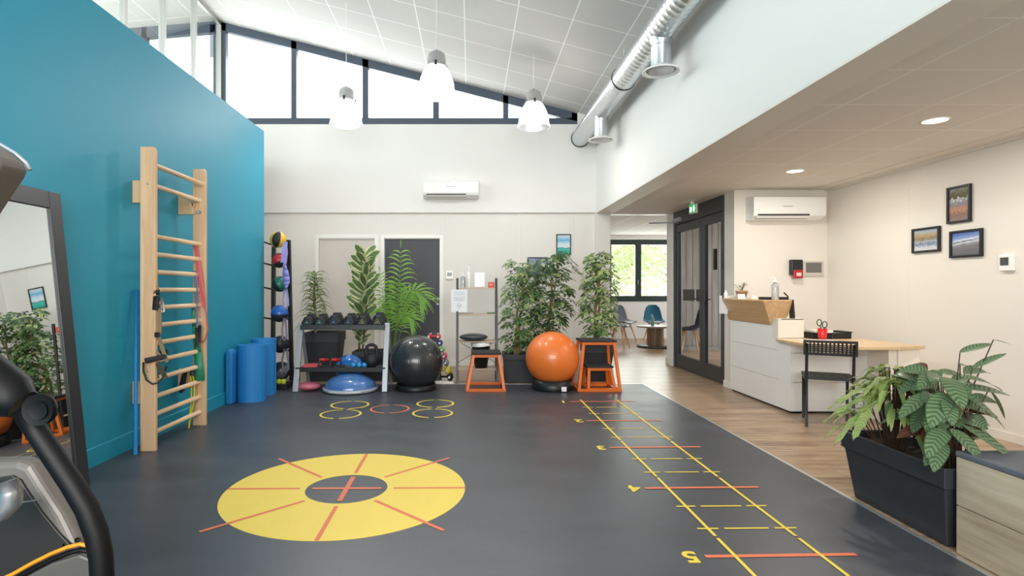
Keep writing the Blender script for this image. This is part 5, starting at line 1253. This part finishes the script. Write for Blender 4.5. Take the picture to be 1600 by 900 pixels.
# exit sign
t = thing('exit_sign', 'small green and white lit exit sign above the glass double door', 'exit sign', at(1082, 336, 7.95))
p = V((3.06, 8.0, 0)); Z0, Z1 = H + (CY - 333) * 7.9 / F, H + (CY - 318.5) * 7.9 / F
b = MB(); ux = V((.8, -.6, 0)); c0 = V(((1076.5 - CX) / F * 8.0, 8.0, 0)); c1 = V(((1087.5 - CX) / F * 7.86, 7.86, 0)); nn = V((c1 - c0).cross(V((0, 0, 1)))).normalized()
if nn.y > 0: nn = -nn
def es(u0, u1, v0, v1, d0, d1):
    A = [c0.lerp(c1, u0), c0.lerp(c1, u1)]; zs_ = Z0 + (Z1 - Z0) * v0, Z0 + (Z1 - Z0) * v1
    P8 = []
    for z_ in zs_:
        for q, dd in ((A[0], d1), (A[1], d1), (A[1], d0), (A[0], d0)): v_ = q + nn * dd; P8.append((v_.x, v_.y, z_))
    b.hexa(P8)
es(0, 1, 0, 1, -.03, 0); b.build('housing', 'trim_white', t, bevel=.002)
b = MB(); es(.06, .94, .1, .96, 0, .002); b.build('green_panel', 'exit_green', t)
b = MB(); es(.14, .40, .18, .72, .002, .004); es(.58, .82, .3, .68, .002, .004); es(.64, .76, .16, .3, .002, .004); es(.64, .76, .68, .88, .002, .004); b.build('pictogram', 'exit_white', t)
b = MB(); cc_ = c0.lerp(c1, .5); b.box(cc_.x - .02, cc_.x + .02, cc_.y, cc_.y + .03, Z1, ZL); b.build('bracket', 'trim_white', t)
# ================================================================== lounge furniture
def shellchair(label, x, y, rz, m, cush='white_plastic'):
    t = thing('shell_chair', label, 'chair', (x, y, 0), rz, 'shell chairs in the waiting lounge')
    b = MB(); b.smooth = True; n, k = 12, 14
    prof = [(-.02, .24, .44, .20), (.0, .2, .435, .225), (0, .08, .435, .235), (0, -.05, .45, .235), (0, -.15, .49, .225), (0, -.2, .58, .21), (0, -.225, .70, .19), (0, -.24, .80, .155), (0, -.25, .86, .09)]
    rows = []
    for (_, y_, z_, w_) in prof:
        row = []
        for j in range(n + 1):
            u_ = -1 + 2 * j / n; row.append((u_ * w_, y_ + (.05 * u_ * u_ if z_ > .5 else 0), z_ + (.04 * u_ * u_ if z_ < .5 else 0)))
        rows.append(b.pts(row))
    for a_, c_ in zip(rows, rows[1:]):
        for j in range(n): b.face((a_ + j, a_ + j + 1, c_ + j + 1, c_ + j))
    o = b.build('seat_shell', m, t, world=False); q = o.modifiers.new('s', 'SOLIDIFY'); q.thickness = .018
    b = MB(); b.prism([(.19 * math.cos(a_ / 8 * pi), .04 + .19 * math.sin(a_ / 8 * pi)) for a_ in range(16)], .446, .475); b.build('cushion', cush, t, world=False, bevel=.008)
    for sx in (-1, 1):
        for sy in (-1, 1): b = MB(); b.tube([(sx * .09, sy * .1, .43), (sx * .21, sy * .2, 0)], [.018, .011], 8); b.build('leg', 'leg_wood', t, world=False)
    return t
shellchair('grey upholstered shell chair with wooden legs at the left under the lounge window', 3.62, 13.35, R(205), 'fabric_grey')
shellchair('blue upholstered shell chair with wooden legs behind the cable reel table', 4.36, 13.45, R(172), 'fabric_blue')
shellchair('dark shell chair with wooden legs seen through the glass double door', 4.27, 11.02, R(80), 'shell_dark', 'shell_dark')
shellchair('shell chair mostly hidden behind the variegated plant at the lounge opening', 3.12, 12.0, R(240), 'fabric_grey')
t = thing('reel_table', 'round low table made from a wooden cable reel with pale top', 'coffee table', (3.95, 12.1, 0)); c = (3.95, 12.1, 0)
b = MB(); b.lathe([(0, .425), (.37, .425), (.38, .43), (.38, .455), (.37, .46), (0, .46)], c, 48); b.build('table_top', mat('top_pale', 'd9d2cb', .35), t)
b = MB(); b.lathe([(.381, .432), (.383, .443), (.381, .454)], c, 48); b.build('top_edge', 'reel_wood', t)
b = MB()
for k in range(18):
    a0, a1 = 2 * pi * k / 18 + .015, 2 * pi * (k + 1) / 18 - .015; r0, r1 = .15, .172
    b.prism([(c[0] + r0 * math.cos(a0), c[1] + r0 * math.sin(a0)), (c[0] + r1 * math.cos(a0), c[1] + r1 * math.sin(a0)), (c[0] + r1 * math.cos(a1), c[1] + r1 * math.sin(a1)), (c[0] + r0 * math.cos(a1), c[1] + r0 * math.sin(a1))], .045, .425)
b.build('slatted_drum', 'reel_wood', t)
b = MB(); b.lathe([(0, .002), (.37, .002), (.38, .01), (.38, .035), (.37, .045), (0, .045)], c, 48); b.build('base_disc', mat('base_dark', '4a443f', .4), t)
bottle('pump_bottle', 'green tinted pump bottle standing on the cable reel table', 0, .035, .24, mat('green_clear', '7fae98', .15, trans=.4), Y=11.95, zz=.46, pump=True, x=at(1019.5, 0, 11.95).x)
# ================================================================== pendants, duct, downlights
def pendant(px, Y, label):
    x = (px - CX) / F * Y; zb = 3.35; zr = zroof(x)
    t = thing('pendant_lamp', label, 'pendant lamp', (x, Y, zb), 0, 'pendant lamps of the hall')
    c = (x, Y, zb); R_ = .205
    b = MB(); b.lathe([(R_ * 1.0, 0), (R_ * 1.03, .012), (R_ * .97, .05), (R_ * .93, .12), (R_ * .84, .19), (R_ * .70, .26), (R_ * .56, .305), (R_ * .5, .32)], c, 48); o = b.build('glass_shade', 'lamp_glass', t); q = o.modifiers.new('s', 'SOLIDIFY'); q.thickness = .005
    b = MB(); b.lathe([(0, .30), (.085, .30), (.108, .31), (.108, .33), (.10, .335), (.10, .41), (.092, .45), (.06, .475), (.0, .48)], c, 32); b.build('housing', 'chrome', t)
    for k in range(3):
        a = k * 2 * pi / 3 + pi / 2 + pi; b = MB(); p = V((x + .118 * math.cos(a), Y + .118 * math.sin(a), zb + .305)); b.box(p.x - .014, p.x + .014, p.y - .014, p.y + .014, p.z - .015, p.z + .04); b.build('clip', 'black_gauge', t, bevel=.003)
    for k in range(3):
        a = k * 2 * pi / 3 + pi / 2 + .6; b = MB(); b.sphere((x + R_ * .98 * math.cos(a), Y + R_ * .98 * math.sin(a), zb + .05), .008, 8, 6); b.build('rim_knob', 'black_gauge', t)
    b = MB(); b.cyl((x, Y, zb + .47), (x, Y, zb + .5), .012, n=10); b.build('cord_grip', 'black_plastic', t)
    b = MB(); b.cyl((x, Y, zb + .49), (x, Y, zr), .004, n=6); b.build('cord', 'trim_white', t)
    b = MB(); b.sphere((x, Y, zb + .19), .055, 20, 14, sz=1.4); b.build('bulb', 'bulb', t)
    l = bpy.data.lights.new('lamp_light', 'POINT'); l.energy = 50; l.color = (1, .97, .93); l.shadow_soft_size = .07; lo = bpy.data.objects.new('lamp_light', l); col.objects.link(lo); lo.parent = t; lo.location = (0, 0, .08)
pendant(541, 7.28, 'glass bell pendant lamp hanging left of the other two')
pendant(682, 6.17, 'glass bell pendant lamp in the middle, nearest and highest in view')
pendant(834, 7.38, 'glass bell pendant lamp hanging at the right near the round duct')
# spiral duct
m = bpy.data.materials.new('spiral_duct'); m.use_nodes = True; t_ = NT(m); bb = t_.n['Principled BSDF']; bb.inputs['Metallic'].default_value = .9; bb.inputs['Roughness'].default_value = .28; bb.inputs['Base Color'].default_value = (.72, .74, .76, 1)
MATS['spiral_duct'] = m; mat('duct_plain', 'c3c7ca', .3, metal=.85)
dx, dzz, dr = 1.756, 3.657, .134
t = thing('ventilation_duct', 'long galvanized spiral ventilation duct along the bulkhead wall', 'ventilation duct', (dx, 9.0, dzz))
b = MB(); b.smooth = True; y = BW - .08; n = 40; ringsI = []
step = .0125; k = 0
prev = None
while y > 1.2:
    k += 1; ph = k % 4; r = dr + (.0035 if ph == 0 else 0)
    i = b.pts([(dx + r * math.cos(2 * pi * j / n), y + .022 * math.sin(2 * pi * j / n + .6), dzz + r * math.sin(2 * pi * j / n)) for j in range(n)])
    if prev is not None:
        for j in range(n): b.face((prev + j, prev + (j + 1) % n, i + (j + 1) % n, i + j))
    prev = i; y -= (.012 if ph in (0, 3) else .030) * (1 if y > 4 else 1.0)
b2 = MB(); b.smooth = False
b.build('spiral_pipe', 'spiral_duct', t)
for yy in (BW - .06, 6.48, 3.5):
    b = MB(); s0 = []
    b.tube([(dx + (dr + .004) * math.cos(a * pi / 16), yy, dzz + (dr + .004) * math.sin(a * pi / 16)) for a in range(33)], .007, 6); b.build('hanger_ring', 'black_metal', t)
    if yy < 9: b = MB(); b.cyl((dx, yy, dzz + dr), (dx, yy, zroof(dx)), .004, n=6); b.build('hanger_rod', 'alu', t)
for yy in (7.62, 5.22):
    b = MB(); c = (dx, yy, 0); zf = 3.25
    b.lathe([(.105, dzz - .10), (.095, dzz - .135), (.09, dzz - .15), (.09, zf + .03)], c, 28); b.lathe([(.0925, dzz - .17), (.093, dzz - .175), (.0925, dzz - .18)], c, 28)
    o = b.build('branch_spigot', 'duct_plain', t)
    b = MB(); b.lathe([(.088, zf + .05), (.10, zf + .035), (.135, zf + .02), (.168, zf + .004), (.170, zf - .004), (.160, zf - .008), (.138, zf + .002), (.13, zf + .01)], c, 40); b.build('valve_flange', 'trim_white', t)
    b = MB(); b.lathe([(.132, zf + .014), (.124, zf + .012)], c, 40); b.build('valve_shadow_gap', 'screen', t)
    b = MB(); b.lathe([(0, zf - .012), (.05, zf - .01), (.055, zf - .004), (.09, zf - .002), (.118, zf + .004), (.12, zf + .012)], c, 40); b.build('valve_disc', mat('valve_grey', 'c4c2c2', .4), t)
# recessed downlights
for (px, py), lab in (((1461, 188), 'round recessed ceiling light nearest the camera in the low ceiling'), ((1242, 267), 'round recessed ceiling light farther away, above the reception desk')):
    Y = (ZL - H) * F / (CY - py); x = (px - CX) / F * Y
    t = thing('recessed_downlight', lab, 'ceiling light', (x, Y, ZL), 0, 'recessed downlights')
    b = MB(); b.lathe([(.075, -.006), (.088, -.006), (.092, 0), (.092, .003)], (x, Y, ZL), 36); b.build('trim_ring', 'trim_white', t)
    b = MB(); b.lathe([(0, -.003), (.076, -.003)], (x, Y, ZL), 36); b.build('lens', 'downlight', t)
    l = bpy.data.lights.new('downlight_lamp', 'AREA'); l.shape = 'DISK'; l.size = .14; l.energy = 17; l.color = (1, .93, .84); lo = bpy.data.objects.new('downlight_lamp', l); col.objects.link(lo); lo.parent = t; lo.location = (0, 0, -.012)

# ================================================================== cross trainer in the left foreground
t = thing('cross_trainer', 'grey and black cross trainer machine cut off at the left edge', 'exercise machine', (-1.15, 1.45, 0))
Yc = 1.3
def Q(px, py, Y=Yc): return at(px, py, Y)
def qp(px, py, Y=Yc): p = at(px, py, Y); return (p.x, p.z)
shell = [(-330, 740), (-200, 724), (-60, 714), (20, 710), (52, 709), (72, 716), (90, 745), (120, 790), (142, 835), (152, 870), (153, 905), (150, 960), (135, 1040), (100, 1100), (-330, 1100)]
b = MB(); b.prism([qp(p[0], p[1], Yc + .05) for p in shell], Yc, Yc + .05, 'y'); b.build('body_shell', 'grey_shell', t, bevel=.018, bseg=4)
b = MB(); b.prism([qp(p[0] - 60 if p[0] > 0 else p[0], p[1] + 20, Yc + .2) for p in shell], Yc + .04, Yc + .2, 'y'); b.build('rear_shell', 'trainer_black', t, bevel=.01)
rec = [(-320, 760), (-60, 750), (0, 746), (20, 743), (33, 750), (44, 768), (66, 800), (92, 832), (112, 853), (86, 862), (50, 880), (20, 897), (-30, 925), (-320, 1020)]
b = MB(); b.prism([qp(x_, y_, Yc - .004) for x_, y_ in rec], Yc - .006, Yc + .01, 'y'); b.build('recess_panel', mat('panel_dark', '211f1d', .45), t, bevel=.002)
b = MB(); b.cyl(Q(0, 790, Yc - .008), Q(60, 781, Yc - .008), .0012, n=6); b.build('panel_seam', 'alu', t)
b = MB(); arc = [(-60, 935), (-10, 910), (20, 897), (50, 880), (80, 865), (105, 855), (125, 850), (138, 853), (147, 862), (151, 872)]
b.tube([Q(x_, y_, Yc - .012) for x_, y_ in arc], .0045, 8); b.build('orange_trim', mat('trim_orange', 'e08a1c', .4), t)
b = MB(); b.tube([Q(x_ + 2, y_ + 9, Yc - .006) for x_, y_ in arc], .006, 8); b.build('lower_lip', 'trainer_black', t)
cov = [(-60, 950), (20, 912), (80, 880), (125, 866), (144, 874), (150, 900), (148, 960), (120, 1060), (-60, 1080)]
b = MB(); b.prism([qp(x_, y_, Yc - .01) for x_, y_ in cov], Yc - .012, Yc + .02, 'y'); b.build('lower_cover', mat('cover_grey', '4f4c48', .45), t, bevel=.006)
for x_, y_ in ((102, 852), (121, 844)):
    b = MB(); b.cyl(Q(x_, y_, Yc - .006), Q(x_, y_, Yc + .006), .006, n=12); b.build('bolt', 'trainer_black', t)
Yt = 1.18
b = MB(); b.tube([at(x_, y_, Yt) for x_, y_ in [(35, 640), (60, 678), (85, 715), (112, 755), (136, 795), (151, 835), (158, 870), (160, 905), (158, 960), (150, 1040), (140, 1160)]], [.021, .021, .0215, .022, .0225, .023, .023, .023, .023, .023, .023], 16); b.build('pedal_arm', 'trainer_black', t)
b = MB(); b.tube([at(x_, y_, Yt + .03) for x_, y_ in [(-120, 500), (-60, 560), (-10, 600), (18, 620), (36, 632)]], [.045, .05, .052, .05, .032], 18); b.build('arm_sleeve', 'trainer_black', t)
b = MB(); p = at(58, 641, Yt - .03); b.cyl(p, p + V((0, .016, 0)), .028, n=28); b.build('pivot_joint', 'trainer_black', t, bevel=.004)
b = MB(); b.cyl(p + V((.004, -.004, 0)), p + V((.004, .01, 0)), .017, n=24); b.build('pivot_cap', 'trainer_black', t, bevel=.002)
b = MB(); b.tube([at(x_, y_, Yt - .02) for x_, y_ in [(-60, 816), (-20, 806), (5, 797), (16, 784), (17, 768), (12, 752)]], [.021, .021, .0215, .0215, .021, .018], 16); b.build('step_handle', mat('silver_satin', 'a9abad', .3, metal=.8), t)
con = [(-160, 190), (-60, 205), (0, 228), (24, 242), (40, 256), (46, 266), (41, 278), (22, 306), (0, 340), (-60, 430), (-110, 480), (-160, 470)]
b = MB(); b.prism([qp(x_, y_, 1.28) for x_, y_ in con], 1.20, 1.28, 'y'); b.build('console', mat('console_grey', '6b645d', .4, metal=.3), t, bevel=.008, bseg=3)
b = MB(); b.tube([at(x_, y_, 1.275) for x_, y_ in [(-60, 203), (0, 226), (24, 240), (41, 255), (47, 266)]], .0045, 8); b.build('console_rim', mat('rim_silver', 'c9d2da', .2, metal=.8), t)
b = MB(); b.tube([at(-70, 400, 1.35), at(-60, 520, 1.33), at(-70, 640, 1.33), at(-90, 740, 1.35)], .045, 16); b.build('mast', 'trainer_black', t)
b = MB(); b.box(-1.75, -.85, 1.28, 1.52, MT, .09); b.box(-1.72, -1.6, 1.1, 1.75, MT, .07); b.box(-.95, -.84, 1.1, 1.7, MT, .07); b.box(-1.35, -1.0, 1.33, 1.47, .09, .35); b.build('base_frame', 'black_metal', t, bevel=.01)
